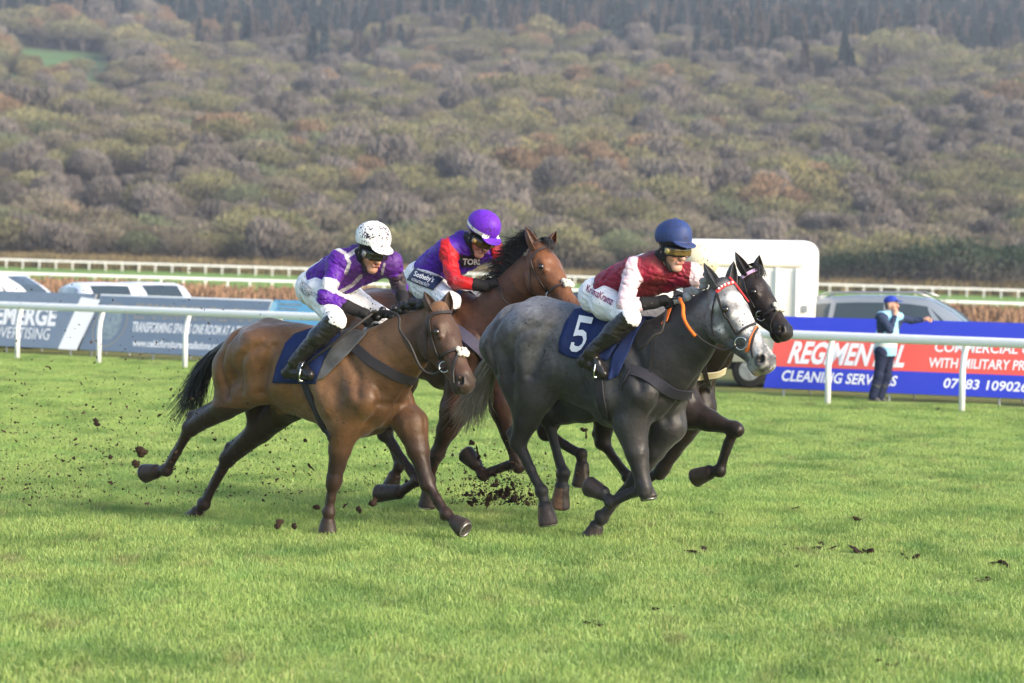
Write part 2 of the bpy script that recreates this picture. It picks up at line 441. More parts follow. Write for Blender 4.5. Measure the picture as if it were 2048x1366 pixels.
        pt = A['hock' + side]; Pk = J(*pt)
        sp.cone(St + (Hk - St) * .55 + (Pk - Hk) * .5, Pk, .038 * s, .034 * s, .03)
        sp.cone(Hk, Pk, .056 * s, .04 * s, .025); sp.cone(Pk, Hk + (Fe - Hk) * .22, .032 * s, .035 * s, .02)
        sp.ball(Hk, .066 * s, .025, 1.1)
        legend(sp, Hk, Fe, Co, To, s, .046, y); H.tags.append(('h', St, Hk, Fe, Co, To))
    # nostrils, mouth, eye sockets
    for y in (-1, 1):
        sp.ball(h(.935, -.062, y * .098), .026 * L, .012, op='s')
        sp.cone(h(.935, -.062, y * .085), h(.895, -.035, y * .085), .020 * L, .014 * L, .012, op='s')
        sp.ball(h(.31, -.065, y * .156), .030 * L, .01, op='s')
        sp.cone(h(.80, -.147, y * .12), h(.97, -.15, y * .06), .006 * L, .006 * L, .008, op='s')
    sp.grid(); V, F = sp.mesh()
    N0 = sp.grad(V); V = carve(H, V, N0); earF = []
    C = A['colour'](H, V); inner = []
    for tip, y in ((A['earR'], -1), (A['earL'], 1)):
        t3 = J(*tip); b3 = h(.035, -.045, y * .082)
        EV, EF, half = ear_geo(b3, t3, e3 + e2 * .2 * y * 0, e2 + e1 * .25 + e3 * y * .55, .058 * s)
        o = len(V); V = np.concatenate([V, EV]); earF += [tuple(i + o for i in f) for f in EF]
        ec = np.tile(np.array(A['earcol']), (len(EV), 1)); ec[half:] *= .55; C = np.concatenate([C, ec])
    Fl = np.concatenate([F, np.array(earF)]) if len(earF) else F
    root = H.root = empty(name, fr.O, fr.yaw); tag(root, label, 'horse', 'racehorses at full gallop')
    H.body = mobj('body', V, Fl, A['mat'], root, col=C)
    for y in (-1, 1):
        b = SDF(.004); b.ball(h(.31, -.067, y * .131), .031 * L, .004); b.grid(); ev, ef = b.mesh(); mobj('eye', ev, ef, M_EYE, root)
    for t in H.tags:
        Co, To = t[4], t[5]; ax = (To - Co) / (np.linalg.norm(To - Co) + 1e-9); mb = MB(); c = To + ax * .012
        mb.torus(c, ax, .058 * s, .009, 18); mb.build('horseshoe', M_SHOE, root, smooth=True)
    return H

GROOVES = [([(-.50, 1.46), (-.57, 1.26), (-.60, 1.08)], .055, -.024), ([(-.10, 1.50), (-.21, 1.26), (-.13, 1.02)], .045, -.018), ([(.02, 1.50), (.20, 1.27)], .05, -.006),
    ([(.08, 1.58), (.30, 1.36), (.40, 1.18)], .045, -.018), ([(-.95, 1.52), (-1.03, 1.28), (-.97, 1.02)], .038, -.016), ([(-.60, 1.46), (-.78, 1.32), (-.80, 1.08)], .05, -.016), ([(-.12, 1.14), (.06, 1.04)], .035, -.010),
    ([(-.80, 1.52), (-.62, 1.50)], .05, .010), ([(-.16, 1.10), (-.30, .98), (-.45, .97)], .03, -.006), ([(.14, 1.30), (.30, 1.20)], .07, .005), ([(-.02, 1.26), (.02, 1.08)], .07, .006)]
def carve(H, V, N):
    """hollows and swells between the muscles"""
    D = np.zeros(len(V))
    for ln, w, amp in GROOVES:
        P = np.array([H.T(x, z)[[0, 2]] for x, z in ln]); P = np.array(catmull([np.r_[p, 0] for p in P], 6))[:, :2]
        d = poly_dist(V[:, [0, 2]], [tuple(p) for p in P]); w *= .85; D += 1.45 * amp * np.exp(-(d / w) ** 2) * sm(np.abs(N[:, 1]), .15, .6)
    c = H.T(.45, 1.08); fr_ = (np.abs(V[:, 2] - c[2]) < .26) & (V[:, 0] > H.T(.1, 1.1)[0])
    D += -.030 * np.exp(-(V[:, 1] / .035) ** 2) * sm(N[:, 0], .2, .7) * fr_ * sm(np.abs(V[:, 2] - c[2]), .26, .12)
    for yy in (-.17, .17): D += -.018 * np.exp(-((V[:, 1] - yy * 1.05 - (V[:, 2] - c[2]) * yy * .25) / .028) ** 2) * sm(N[:, 0], .15, .6) * fr_ * sm(np.abs(V[:, 2] - c[2]), .26, .1)
    D += -.014 * np.exp(-((V[:, 2] - c[2] - .03) / .03) ** 2) * sm(N[:, 0], .3, .7) * (np.abs(V[:, 1]) < .24)
    rb = (V[:, 0] - H.T(-.3, 1.2)[0]); D += .003 * np.sin(rb * 75) * np.exp(-(rb / .16) ** 2) * sm(np.abs(N[:, 1]), .4, .9) * np.exp(-((V[:, 2] - H.T(-.3, 1.18)[2]) / .16) ** 2)
    D += .0032 * fbm(V, 12, 6)
    return V + N * D[:, None]
def poly_dist(Q, line):
    m = np.full(len(Q), 1e9)
    for a, b in zip(line[:-1], line[1:]):
        a = np.array(a, float); b = np.array(b, float); ba = b - a; t = np.clip(((Q - a) @ ba) / (ba @ ba), 0, 1)
        m = np.minimum(m, np.linalg.norm(Q - a - t[:, None] * ba, axis=1))
    return m
def legend(sp, Kn, Fe, Co, To, s, rc, y):
    d = (Fe - Kn); ln = np.linalg.norm(d); d = d / ln
    q = Co - Fe; q /= np.linalg.norm(q) + 1e-9; back = q - d * (q @ d); nb = np.linalg.norm(back)
    bk = np.array((-1.0, 0, 0)); bk = bk - d * (bk @ d); bk /= np.linalg.norm(bk) + 1e-9
    md = Kn + (Fe - Kn) * .55; sp.cone(Kn, md, rc * 1.05 * s, .032 * s, .018); sp.cone(md, Fe, .032 * s, .039 * s, .018)
    sp.cone(Kn + d * .08 + bk * .032, Fe + bk * .028, .019 * s, .022 * s, .006)          # tendon
    sp.ball(Fe, .052 * s, .018); sp.ball(Fe + bk * .030 * s, .038 * s, .012)
    sp.cone(Fe, Co, .040 * s, .042 * s, .016)
    ax = To - Co; ax /= np.linalg.norm(ax) + 1e-9
    td = -(bk - ax * (bk @ ax)); td /= np.linalg.norm(td) + 1e-9
    sp.ball(Co + ax * .006 - td * .018, .042 * s, .012); sp.hoof(Co - ax * .004, To + ax * .012, .054 * s, .074 * s, .007); sp.hoof(Co + td * .006, To + ax * .012 + td * .036, .048 * s, .056 * s, .012)

def leg_masks(H, V):
    """0..1 down each leg plus hoof mask"""
    dark = np.zeros(len(V)); hoof = np.zeros(len(V)); hindlow = np.zeros(len(V))
    for t in H.tags:
        k, a, b, c, d, e = t
        def near(p, q, r):
            ba = q - p; w = np.clip(((V - p) @ ba) / (ba @ ba), 0, 1); return np.linalg.norm(V - p - w[:, None] * ba, axis=1) - r, w
        d1, w1 = near(a, b, .10); up = np.clip((w1 - .0) / .7, 0, 1) * np.clip(1 - d1 / .06, 0, 1)
        dark = np.maximum(dark, up)
        for p, q in ((b, c), (c, d), (d, e)):
            dd, w = near(p, q, .07); dark = np.maximum(dark, np.clip(1 - dd / .04, 0, 1))
        dd, w = near(d, e, .075); hoof = np.maximum(hoof, ((dd < .02) & (w > .08)).astype(float))
        if k == 'h':
            dd, w = near(a, b, .14); hindlow = np.maximum(hindlow, (dd < .05) * w)
    return dark, hoof, hindlow
def headco(H, V):
    e1, e2, e3 = H.e; q = (V - H.h(0, 0)); t, n, y = q @ e1 / H.LL, q @ e2 / H.L, q @ e3 / H.L
    ishead = ((t > -.05) & (t < 1.2) & (np.abs(y) < .25) & (n > -.45) & (n < .2))
    return t, n, y, ishead
def mixc(C, col, w): return C * (1 - w[:, None]) + np.array(col)[None] * w[:, None]
sm = lambda x, a, b: np.clip((x - a) / (b - a), 0, 1) ** 2 * (3 - 2 * np.clip((x - a) / (b - a), 0, 1))

M_SHOE = mat('worn steel shoe', (.30, .30, .31), .4, .5, metal=.8, var=(30, .5, (.06, .045, .035)))
M_EYE = mat('horse eye', (.012, .008, .006), .08, .8)
# ------------------------------------------------------------------ coats (vertex colour = coat pattern; the grey's upper rump also carries sky light)
def coat_bay(base, gold, leg, face, clip=None, muz=(.03, .022, .018)):
    def f(H, V):
        C = np.tile(np.array(base), (len(V), 1)); d, hf, hl = leg_masks(H, V)
        lo = H.T(-.3, 1.0)[2]
        C = mixc(C, gold, .55 * sm(fbm(V, 2.2, 3), -.3, 1.0))
        xw = V[:, 0] - H.T(0, 1.64)[0]; C = mixc(C, np.array(base) * .52, sm(xw, .02, .30) * sm(V[:, 2], H.T(0, 1.42)[2], H.T(0, 1.15)[2]) * np.clip(.75 + .3 * fbm(V, 6, 21), 0, 1))
        t, n, y, ih = headco(H, V)
        C = mixc(C, face, ih * sm(t, -.02, .12) * .9)
        C = mixc(C, leg, np.maximum(d, 0) * .95)
        if clip is not None:
            C = mixc(C, leg * 1.0, clip(H, V))
        C = mixc(C, muz, ih * sm(t, .8, .9) * .9)
        nz = ih & (np.hypot(t - .925, n + .058) < .036) & (np.abs(y) > .055)
        C[nz] = (.006, .004, .004)
        C = mixc(C, (.03, .024, .02), hf * .9)
        return C * (1 + .10 * fbm(V, 9, 5)[:, None])
    return f
def coat_grey(H, V):
    C = np.tile(np.array((.040, .040, .043)), (len(V), 1)); d, hf, hl = leg_masks(H, V)
    q = (V - H.T(-.75, 1.64)); x = V[:, 0] - H.T(0, 1.64)[0]; z = V[:, 2] - H.T(-.75, 1.64)[2]
    rump = sm(x, -.28, -.75) * sm(z, -.62, -.12)  # paler rump of the coat, with bluish sky light from above painted in
    C = mixc(C, (.23, .24, .27), rump * (.72 + .28 * np.clip(fbm(V, 5, 2), -1, 1)))
    barrel = sm(z, -.8, -.3) * sm(x, .2, -.3)
    C = mixc(C, (.100, .102, .112), barrel * .7)
    C = mixc(C, (.024, .022, .022), sm(x, .05, .40) * .85)
    C = mixc(C, (.014, .0125, .0125), d * .92)
    C = mixc(C, (.018, .016, .016), np.clip(hl * 1.2, 0, 1) * sm(z, -.4, -.75))
    t, n, y, ih = headco(H, V)
    fm = fbm(V, 16, 8)
    C = mixc(C, (.19, .195, .205), ih * sm(t, -.03, .1) * sm(n - .4 * t, -.62, -.2))
    C = mixc(C, (.62, .62, .63), ih * sm(fm + 6.5 * (n + .07) + .25, -.3, .9) * sm(t, .12, .2) * .85)
    C = mixc(C, (.45, .44, .43), ih * sm(t, .62, .8) * sm(fm, -.9, .5) * .8)
    C = mixc(C, (.12, .12, .125), ih * sm(np.hypot(t - .31, n + .07), .11, .05) * .9)
    C = mixc(C, (.06, .055, .055), ih * sm(np.hypot(t - .93, n + .075), .075, .045) * .9)
    C = mixc(C, (.38, .25, .15), ih * sm(t, .90, .97) * sm(n, -.12, -.2) * .8)
    nz = ih & (np.hypot(t - .925, n + .058) < .036) & (np.abs(y) > .055)
    C[nz] = (.01, .007, .007)
    hb = (.23, .12, .065)
    C = mixc(C, hb, hf * .75 * (V[:, 0] < H.T(-.4, 0)[0])); C = mixc(C, (.05, .035, .03), hf * .8 * (V[:, 0] >= H.T(-.4, 0)[0]))
    fl = np.clip(fbm(V, 21, 15), -1, 1.3)
    return C * (1 + .12 * fbm(V, 10, 5)[:, None] + (.30 * fl * np.clip(rump + barrel * .7, 0, 1) * (1 - ih))[:, None])

M_COAT = mat('horse coat', (.1, .1, .1), .40, .30, attr=True, var=(9, .30, (.03, .016, .009)), var2=(70, .22, (.025, .016, .011)), bump=(150, .25, .004), sheen=.1, mud=(55, .835, (.02, .012, .009)), rvar=(6, .34, .62), bump2=(13, .5, .022))
M_GREY = mat('grey horse coat', (.1, .1, .1), .42, .26, attr=True, var=(30, .45, (.018, .018, .02)), var2=(130, .14, (.09, .09, .098)), bump=(150, .25, .004), sheen=.1, mud=(60, .84, (.02, .013, .010)), rvar=(6, .36, .62), bump2=(13, .5, .022))

# ------------------------------------------------------------------ the four horses
fA = Frame(653, 1068, -.17)
clipA = lambda H, V: (H_clip(H, V))
def H_clip(H, V):
    k = [t for t in H.tags if t[0] == 'h'][0]; St, Hk = k[1], k[2]
    ba = Hk - St; w = ((V - St) @ ba) / (ba @ ba); near = V[:, 1] < .02
    zc = H.fr.J(460, 815, -.2)[2]
    return ((V[:, 2] < zc) & near & (V[:, 0] < H.fr.J(520, 815, -.2)[0]) | ((V[:, 1] >= .02) & (V[:, 0] < H.T(-.45, 1)[0]) & (V[:, 2] < H.T(-.6, 1.02)[2]))).astype(float) * .9
POSE_A = dict(frame=fA, scale=1.05, croup=(552, 640, 0), pitch=-4.0,
    neck=[(756, 738, 0), (806, 694, 0), (856, 655, -.01)], neck_r=(.33, .255, .17),
    poll=(884, 610, -.02), muzzle=(949, 769, -.12), earR=(846, 579, -.10), earL=(899, 577, .08),
    foreR=[(690, 850, -.17), (668, 962, -.17), (658, 1026, -.17), (656, 1042, -.17), (653, 1068, -.17)],
    foreL=[(822, 848, .16), (853, 962, .15), (893, 1028, .14), (909, 1042, .14), (929, 1058, .14)],
    hindR=[(522, 770, -.17), (381, 856, -.15), (333, 941, -.14), (313, 943, -.14), (288, 946, -.14)], hockR=(384, 832, -.15),
    hindL=[(585, 802, .15), (455, 918, .14), (408, 1009, .13), (396, 1024, .13), (382, 1039, .13)], hockL=(460, 894, .14),
    colour=coat_bay((.150, .074, .034), (.225, .115, .046), np.array((.017, .009, .007)), (.060, .031, .020), clipA), mat=M_COAT, earcol=(.075, .04, .026))
fB = Frame(855, 1015, -.15, Y=24.75)
POSE_B = dict(frame=fB, scale=1.05, croup=(754, 578, 0), pitch=2.0, h=.012,
    neck=[(958, 680, 0), (1008, 612, 0), (1058, 548, -.01)], neck_r=(.31, .23, .165),
    poll=(1086, 487, -.02), muzzle=(1163, 618, -.11), earR=(1049, 450, -.10), earL=(1114, 457, .08),
    foreR=[(912, 820, -.17), (874, 908, -.16), (860, 962, -.15), (857, 982, -.15), (853, 1012, -.15)],
    foreL=[(1010, 815, .15), (1035, 925, .15), (967, 950, .14), (953, 930, .14), (932, 906, .14)],
    hindR=[(772, 790, -.17), (770, 868, -.15), (836, 960, -.15), (800, 984, -.15), (757, 988, -.15)], hockR=(757, 852, -.15),
    hindL=[(800, 760, .15), (770, 850, .15), (800, 930, .15), (790, 950, .15), (780, 975, .15)], hockL=(760, 838, .15),
    colour=coat_bay((.075, .031, .017), (.12, .048, .021), np.array((.015, .008, .006)), (.165, .064, .025), None, (.055, .024, .014)), mat=M_COAT, earcol=(.14, .055, .026))
fC = Frame(1182, 1076, .12)
POSE_C = dict(frame=fC, scale=1.06, croup=(1100, 598, 0), pitch=-9.0,
    neck=[(1322, 724, 0), (1370, 676, 0), (1420, 626, -.01)], neck_r=(.34, .265, .185),
    poll=(1452, 562, -.02), muzzle=(1553, 722, -.12), earR=(1405, 522, -.10), earL=(1468, 517, .08),
    foreR=[(1262, 850, -.17), (1288, 975, -.17), (1222, 1006, -.17), (1208, 988, -.17), (1178, 971, -.17)],
    foreL=[(1338, 852, .15), (1272, 958, .14), (1204, 1036, .13), (1194, 1052, .13), (1181, 1076, .12)],
    hindR=[(1072, 790, -.17), (1036, 886, -.16), (1084, 982, -.15), (1090, 1010, -.15), (1096, 1048, -.15)], hockR=(1024, 866, -.16),
    hindL=[(1172, 806, .15), (1096, 838, .15), (1127, 946, .14), (1124, 972, .14), (1119, 1014, .14)], hockL=(1084, 815, .15),
    colour=coat_grey, mat=M_GREY, earcol=(.07, .07, .075))
fD = Frame(1395, 962, -.15, Y=23.6)
POSE_D = dict(frame=fD, scale=1.04, croup=(1165, 588, 0), pitch=-3.0, h=.012,
    neck=[(1400, 690, 0), (1446, 640, 0), (1486, 592, -.01)], neck_r=(.31, .23, .16),
    poll=(1508, 540, -.02), muzzle=(1586, 663, -.10), earR=(1468, 500, -.09), earL=(1519, 505, .08),
    foreR=[(1378, 826, -.17), (1468, 858, -.16), (1440, 942, -.15), (1421, 944, -.15), (1390, 954, -.15)],
    foreL=[(1400, 815, .15), (1325, 938, .15), (1290, 965, .15), (1293, 975, .15), (1297, 996, .15)],
    hindR=[(1140, 770, -.16), (1092, 866, -.15), (1163, 908, -.15), (1165, 928, -.15), (1161, 970, -.15)], hockR=(1078, 850, -.15),
    hindL=[(1215, 775, .15), (1205, 884, .15), (1256, 952, .15), (1262, 965, .15), (1268, 990, .15)], hockL=(1194, 868, .15),
    colour=coat_bay((.012, .0085, .0075), (.022, .014, .010), np.array((.007, .0055, .0055)), (.014, .010, .009), None, (.006, .005, .005)), mat=M_COAT, earcol=(.011, .008, .007))
# ================================================================== PEOPLE
SKIN = mat('skin', (.5, .3, .22), .5, .35, attr=True, var=(60, .3, (.33, .16, .11)), mud=(95, .86, (.07, .045, .03)))
SKINC = mat('clean skin', (.5, .3, .22), .5, .35, attr=True, var=(60, .25, (.40, .20, .15)))
BOOT = mat('black boot leather', (.009, .009, .010), .28, .5, var=(7, .3, (.035, .026, .019)), bump=(30, .3, .006))
GLOVE = mat('black glove', (.012, .012, .014), .75, .2, var=(40, .3, (.03, .025, .02)), bump=(120, .4, .004))
GOGGLE = mat('goggles', (.1, .1, .1), .12, .6, attr=True, mud=(60, .88, (.10, .06, .03)))
STRAPM = mat('black webbing', (.012, .012, .013), .7, .25)
def pix(fr, X):
    d = fr.wor(X) - CAM; z = d @ CF; return np.stack([1024 + FPX * (d @ CR) / z, 683 - FPX * (d @ CU) / z], -1)
def in_poly(Q, P):
    r = np.zeros(len(Q), bool); n = len(P)
    for i in range(n):
        (x1, y1), (x2, y2) = P[i], P[(i + 1) % n]
        c = ((y1 > Q[:, 1]) != (y2 > Q[:, 1])) & (Q[:, 0] < (x2 - x1) * (Q[:, 1] - y1) / ((y2 - y1) or 1e-9) + x1); r ^= c
    return r
def seg_t(V, a, b):
    ba = b - a; t = np.clip(((V - a) @ ba) / (ba @ ba), 0, 1); return t, np.linalg.norm(V - a - t[:, None] * ba, axis=1)

def hand_prims(sp, W, Hd, s, side, inf=0.0, k=.008, dn=(0, 0, -1.0)):
    d = Hd - W; d /= np.linalg.norm(d); dn = np.array(dn); dn = dn - d * (dn @ d); dn /= np.linalg.norm(dn); sw = np.cross(d, dn)
    c = W + d * .055 * s
    sp.cone(W, c + d * .02 * s, (.031 + inf) * s, (.036 + inf) * s, .02, 1)
    for i in range(4):
        ln = (.034, .040, .037, .029)[i] * s; b = W + d * (.088 + .006 * (1.5 - abs(i - 1.3))) * s + sw * (i - 1.5) * .0215 * s * side + dn * .004
        a = b + d * ln * .75 + dn * ln * .55; e = a + dn * ln * .85 - d * ln * .2; f = e - d * ln * .75 + dn * ln * .1
        sp.cone(c + sw * (i - 1.5) * .018 * s * side, b, (.017 + inf) * s, (.0135 + inf) * s, .012)
        sp.cone(b, a, (.0135 + inf) * s, (.012 + inf) * s, k); sp.cone(a, e, (.012 + inf) * s, (.011 + inf) * s, k); sp.cone(e, f, (.011 + inf) * s, (.0095 + inf) * s, k)
    tb = W + d * .03 * s - sw * .034 * s * side; tm = tb + d * .035 * s - sw * .012 * s * side + dn * .02 * s; te = tm + d * .022 * s + dn * .022 * s + sw * .012 * s * side
    sp.cone(tb, tm, (.016 + inf) * s, (.0135 + inf) * s, k); sp.cone(tm, te, (.0135 + inf) * s, (.0105 + inf) * s, k)

def make_person(A):
    fr = A['frame']; s = A.get('s', 1.2); J = fr.J
    g = {k: J(*v) for k, v in A['j'].items()}
    for k in ('hip', 'kn', 'an', 'heel', 'toe'):
        if k + 'L' not in g: g[k + 'L'] = g[k + 'R'] * np.array((1, -1, 1))
    P, C, Hc = g['P'], g['C'], g['Hc']
    yaw, pit = R(A['face'][0]), R(A['face'][1]); rol = R(A['face'][2] if len(A['face']) > 2 else 0)
    fd = np.array((math.cos(yaw) * math.cos(pit), math.sin(yaw) * math.cos(pit), -math.sin(pit)))
    lf = np.array((-math.sin(yaw), math.cos(yaw), 0)); up = np.cross(fd, lf)
    lf, up = lf * math.cos(rol) + up * math.sin(rol), up * math.cos(rol) - lf * math.sin(rol)
    M = np.array((fd, lf, up)); hc = lambda f, l, u: Hc + (fd * f + lf * l + up * u) * s
    root = empty('person', A.get('base', fr.wor(P)), fr.yaw)
    if 'base' not in A:
        off = P.copy()
    else: off = fr.loc(np.array(A['base'], float))
    tag(root, A['label'], 'person', A.get('group'))
    O = {}
    def put(name, sdf, m, colf=None, jit=0, parent=root, js=14, stretch=None, fold=0):
        sdf.grid(); V, F = sdf.mesh()
        if jit:
            N = sdf.grad(V); w = V * np.array(stretch or (1, 1, 1)); V = V + N * (fbm(w, js, 4) * jit)[:, None]
        if fold:
            N = sdf.grad(V); q = V @ np.array(((.85, .0, -.5), (0, 1, 0), (.5, 0, .85))).T * np.array((.55, .8, 1.5)); V = V - N * ((np.exp(-(fbm(q, 9, 6) / .22) ** 2) - .25) * fold + (np.exp(-(fbm(q * 1.6, 12, 16) / .25) ** 2) - .25) * fold * .6)[:, None]
        col = None if colf is None else colf(V)
        o = mobj(name, V - off, F, m, parent, col=col); O[name] = sdf; return o
    arms = lambda sp, inf, e=1.0: [(sp.cone(g['sh' + q], g['el' + q], (.060 + inf) * s, (.046 + inf) * s, .04), sp.cone(g['el' + q], g['el' + q] + (g['wr' + q] - g['el' + q]) * e, (.047 + inf) * s, (.032 + inf * .7) * s, .025)) for q in 'RL']
    def torso(sp, inf, st=0.0):
        sp.cone(P + (C - P) * st, P + (C - P) * .5, (.125 + inf) * s, (.118 + inf) * s, .05, .85); sp.cone(P + (C - P) * .5, C, (.118 + inf) * s, (.105 + inf) * s, .05, .85)
        for q in 'RL': sp.cone(g['sh' + q] + (P - g['sh' + q]) * .08, P + (g['sh' + q] - P) * max(.25, st + .12), (.07 + inf) * s, (.09 + inf) * s, .06)
        sp.cone(g['shR'], g['shL'], (.062 + inf) * s, (.062 + inf) * s, .05)
    def legs(sp, inf, full=True):
        for q in 'RL':
            h, k_, a_ = g['hip' + q], g['kn' + q], g['an' + q]
            sp.cone(h, k_, (.098 + inf) * s, (.062 + inf) * s, .05)
            if full: sp.cone(k_, a_, (.06 + inf) * s, (.038 + inf) * s, .03); sp.cone(a_, g['heel' + q], .026 * s, .022 * s, .02); sp.cone(g['heel' + q], g['toe' + q] + (g['heel' + q] - g['toe' + q]) * .1, .022 * s, .016 * s, .02)
            else: sp.cone(k_, k_ + (a_ - k_) * .10, (.060 + inf) * s, (.054 + inf) * s, .03)
        sp.cone(g['hipR'], g['hipL'], (.11 + inf) * s, (.11 + inf) * s, .05); sp.ball(P, (.125 + inf) * s, .05, .8)
    # --- the body: one continuous figure, mostly under the clothes
    b = SDF(.0065 * A.get('res', 1)); torso(b, -.014); arms(b, -.016); legs(b, -.018)
    for q, sd in (('R', -1), ('L', 1)): hand_prims(b, g['wr' + q], g['hd' + q], s, sd, -.002 if not A.get('gloves', True) else -.0065, dn=A.get('dn' + q, (0, 0, -1.0)))
    b.cone(C + (Hc - C) * .2, hc(-.03, 0, -.06), .062 * s, .056 * s, .04)
    b.ell(hc(-.01, 0, .02), (.098 * s, .078 * s, .115 * s), M, .03)
    b.cone(hc(.02, 0, -.045), hc(.058, 0, -.100), .062 * s, .032 * s, .025); b.cone(hc(.055, .018, -.104), hc(.055, -.018, -.104), .020 * s, .020 * s, .02)
    b.cone(hc(.088, 0, .0), hc(.108, 0, -.034), .011 * s, .0165 * s, .012); b.cone(hc(.07, .03, .018), hc(.07, -.03, .018), .024 * s, .024 * s, .02)
    for y in (-1, 1):
        b.ball(hc(.052, y * .042, -.028), .030 * s, .02); b.ball(hc(.098, y * .010, -.036), .011 * s, .008)
        b.ell(hc(-.012, y * .080, -.012), (.020 * s, .009 * s, .032 * s), M, .006); b.ball(hc(.083, y * .034, .0), .018 * s, .008, op='s')
    b.cone(hc(.086, .020, -.066), hc(.086, -.020, -.066), .012 * s, .012 * s, .008); b.cone(hc(.102, .022, -.0665), hc(.102, -.022, -.0665), .0035 * s, .0035 * s, .004, op='s')
    def skin(V):
        Cc = np.tile(np.array(A.get('skin', (.50, .28, .20))), (len(V), 1)); q = (V - Hc) @ M.T / s
        lip = (np.abs(q[:, 2] + .066) < .012) & (q[:, 0] > .083) & (np.abs(q[:, 1]) < .024); Cc[lip] = (.34, .12, .10)
        Cc = mixc(Cc, (.52, .2, .14), (q[:, 0] > .03) * sm(-np.hypot(np.abs(q[:, 1]) - .05, q[:, 2] + .03), -.04, -.01) * .5)
        st = (q[:, 2] < -.05) & (q[:, 0] > -.02); Cc[st] *= A.get('stubble', .85)
        hair = ((q[:, 2] > .045) | (q[:, 0] < -.045)) & (q[:, 2] > -.07) & (np.linalg.norm(q, axis=1) < .16); Cc[hair] = A.get('hair', (.03, .02, .015)); return Cc
    put('body', b, A.get('skinmat', SKIN), skin)
    # --- jacket
    t = SDF(.0068 * A.get('res', 1)); torso(t, .006, .24); arms(t, .006, A.get('sleeve', .95)); t.cone(C, C + (Hc - C) * .42, .085 * s, .066 * s, .03)
    armP = [(g['shR'], g['elR'], g['wrR']), (g['shL'], g['elL'], g['wrL'])]
    put('jacket', t, A['jacketmat'], (lambda V: A['jacket'](V, fr, armP, g, s)), jit=.0028 * s, js=27, fold=.0085 * s)
    # --- breeches, boots, gloves
    br = SDF(.0075 * A.get('res', 1)); legs(br, .006, False)
    if A.get('trousers'):
        for q in 'RL': br.cone(g['kn' + q], g['an' + q], .075 * s, .068 * s, .03)
    put('trousers' if A.get('trousers') else 'breeches', br, A['breechmat'], jit=.0018 * s, js=24, fold=.0055 * s)
    for q in 'RL':
        bo = SDF(.0065 * A.get('res', 1)); k_, a_ = g['kn' + q], g['an' + q]; ax = (a_ - k_); tp = k_ + ax * A.get('boot_top', .0)
        bo.cone(tp - ax * .02, k_ + ax * .42, .075 * s, .069 * s, .03); bo.cone(k_ + ax * .42, a_, .068 * s, .046 * s, .03)
        bo.plane(tp, -ax); bo.P.insert(2, bo.P.pop())
        bo.cone(a_, g['heel' + q], .044 * s, .038 * s, .025); bo.cone(g['heel' + q], g['toe' + q], .038 * s, .030 * s, .02)
        bo.cone((a_ + g['toe' + q]) / 2, g['toe' + q], .036 * s, .030 * s, .03)
        put('boot', bo, A.get('bootmat', BOOT), jit=.0018 * s, js=30, fold=.003 * s)
    if A.get('gloves', True):
        for q, sd in (('R', -1), ('L', 1)):
            gl = SDF(.005); hand_prims(gl, g['wr' + q], g['hd' + q], s, sd, .003, dn=A.get('dn' + q, (0, 0, -1.0)))
            w = g['wr' + q] - g['el' + q]; w /= np.linalg.norm(w); gl.cone(g['wr' + q] - w * .065 * s, g['wr' + q] + w * .01, .047 * s, .038 * s, .02); put('glove', gl, GLOVE)
    # --- helmet / cap, goggles, straps
    h = SDF(.006)
    if A.get('cap'):
        h.ell(hc(-.012, 0, .055), (.108 * s, .088 * s, .085 * s), M, .01); h.plane(hc(0, 0, .035), -up)
        h.ell(hc(.125, 0, .048), (.062 * s, .07 * s, .011 * s), np.array((fd * .97 - up * .24, lf, up * .97 + fd * .24)), .01)
        put('cap', h, A['helmetmat'])
    else:
        h.ell(hc(-.012, 0, .098), (.138 * s, .114 * s, .108 * s), M, .01); h.ell(hc(.02, 0, .15), (.085 * s, .068 * s, .052 * s), M, .05)
        h.plane(hc(.02, 0, .060), -up + fd * .16)
        a = fd * .96 - up * .28
        h.ell(hc(.112, 0, .063), (.066 * s, .085 * s, .011 * s), np.array((a, lf, np.cross(a, lf))), .012); h.ball(hc(-.01, 0, .205), .012 * s, .015)
        put('helmet', h, A['helmetmat'], A.get('helmetcol') and (lambda V: A['helmetcol'](V, (V - Hc) @ M.T / s, fr)))
        go = SDF(.005); pr = [(.045, -.082), (.092, -.055), (.113, 0), (.092, .055), (.045, .082)]
        for (f0, l0), (f1, l1) in zip(pr[:-1], pr[1:]):
            for du in (-.012, .012): go.cone(hc(f0 - .006, l0, .006 + du), hc(f1 - .006, l1, .006 + du), .021 * s, .021 * s, .012)
        go.ball(hc(.055, -.088, .008), .018 * s, .006)
        def gcol(V):
            q = (V - Hc) @ M.T / s; c = np.tile(np.array((.012, .012, .013)), (len(V), 1)); l = (np.abs(q[:, 2] - .006) < .020) & (q[:, 0] > .06); c[l] = A.get('lens', (.03, .025, .02))
            dsc = np.linalg.norm(q - np.array((.055, -.10, .008)), axis=1) < .018; c[dsc] = A.get('disc', (.3, .22, .05)); return c
        put('goggles', go, GOGGLE, gcol)
        cs = SDF(.005)
        for y in (-1, 1):
            cs.ell(hc(-.012, y * .083, -.024), (.046 * s, .013 * s, .046 * s), M, .01); cs.ball(hc(-.012, y * .10, -.008), .017 * s, .008, op='s')
            cs.cone(hc(-.012, y * .086, .05), hc(.004, y * .078, -.05), .013 * s, .013 * s, .01); cs.cone(hc(.004, y * .078, -.05), hc(.035, y * .035, -.125), .011 * s, .010 * s, .01)
        cs.cone(hc(.035, -.035, -.125), hc(.035, .035, -.125), .010 * s, .010 * s, .01)
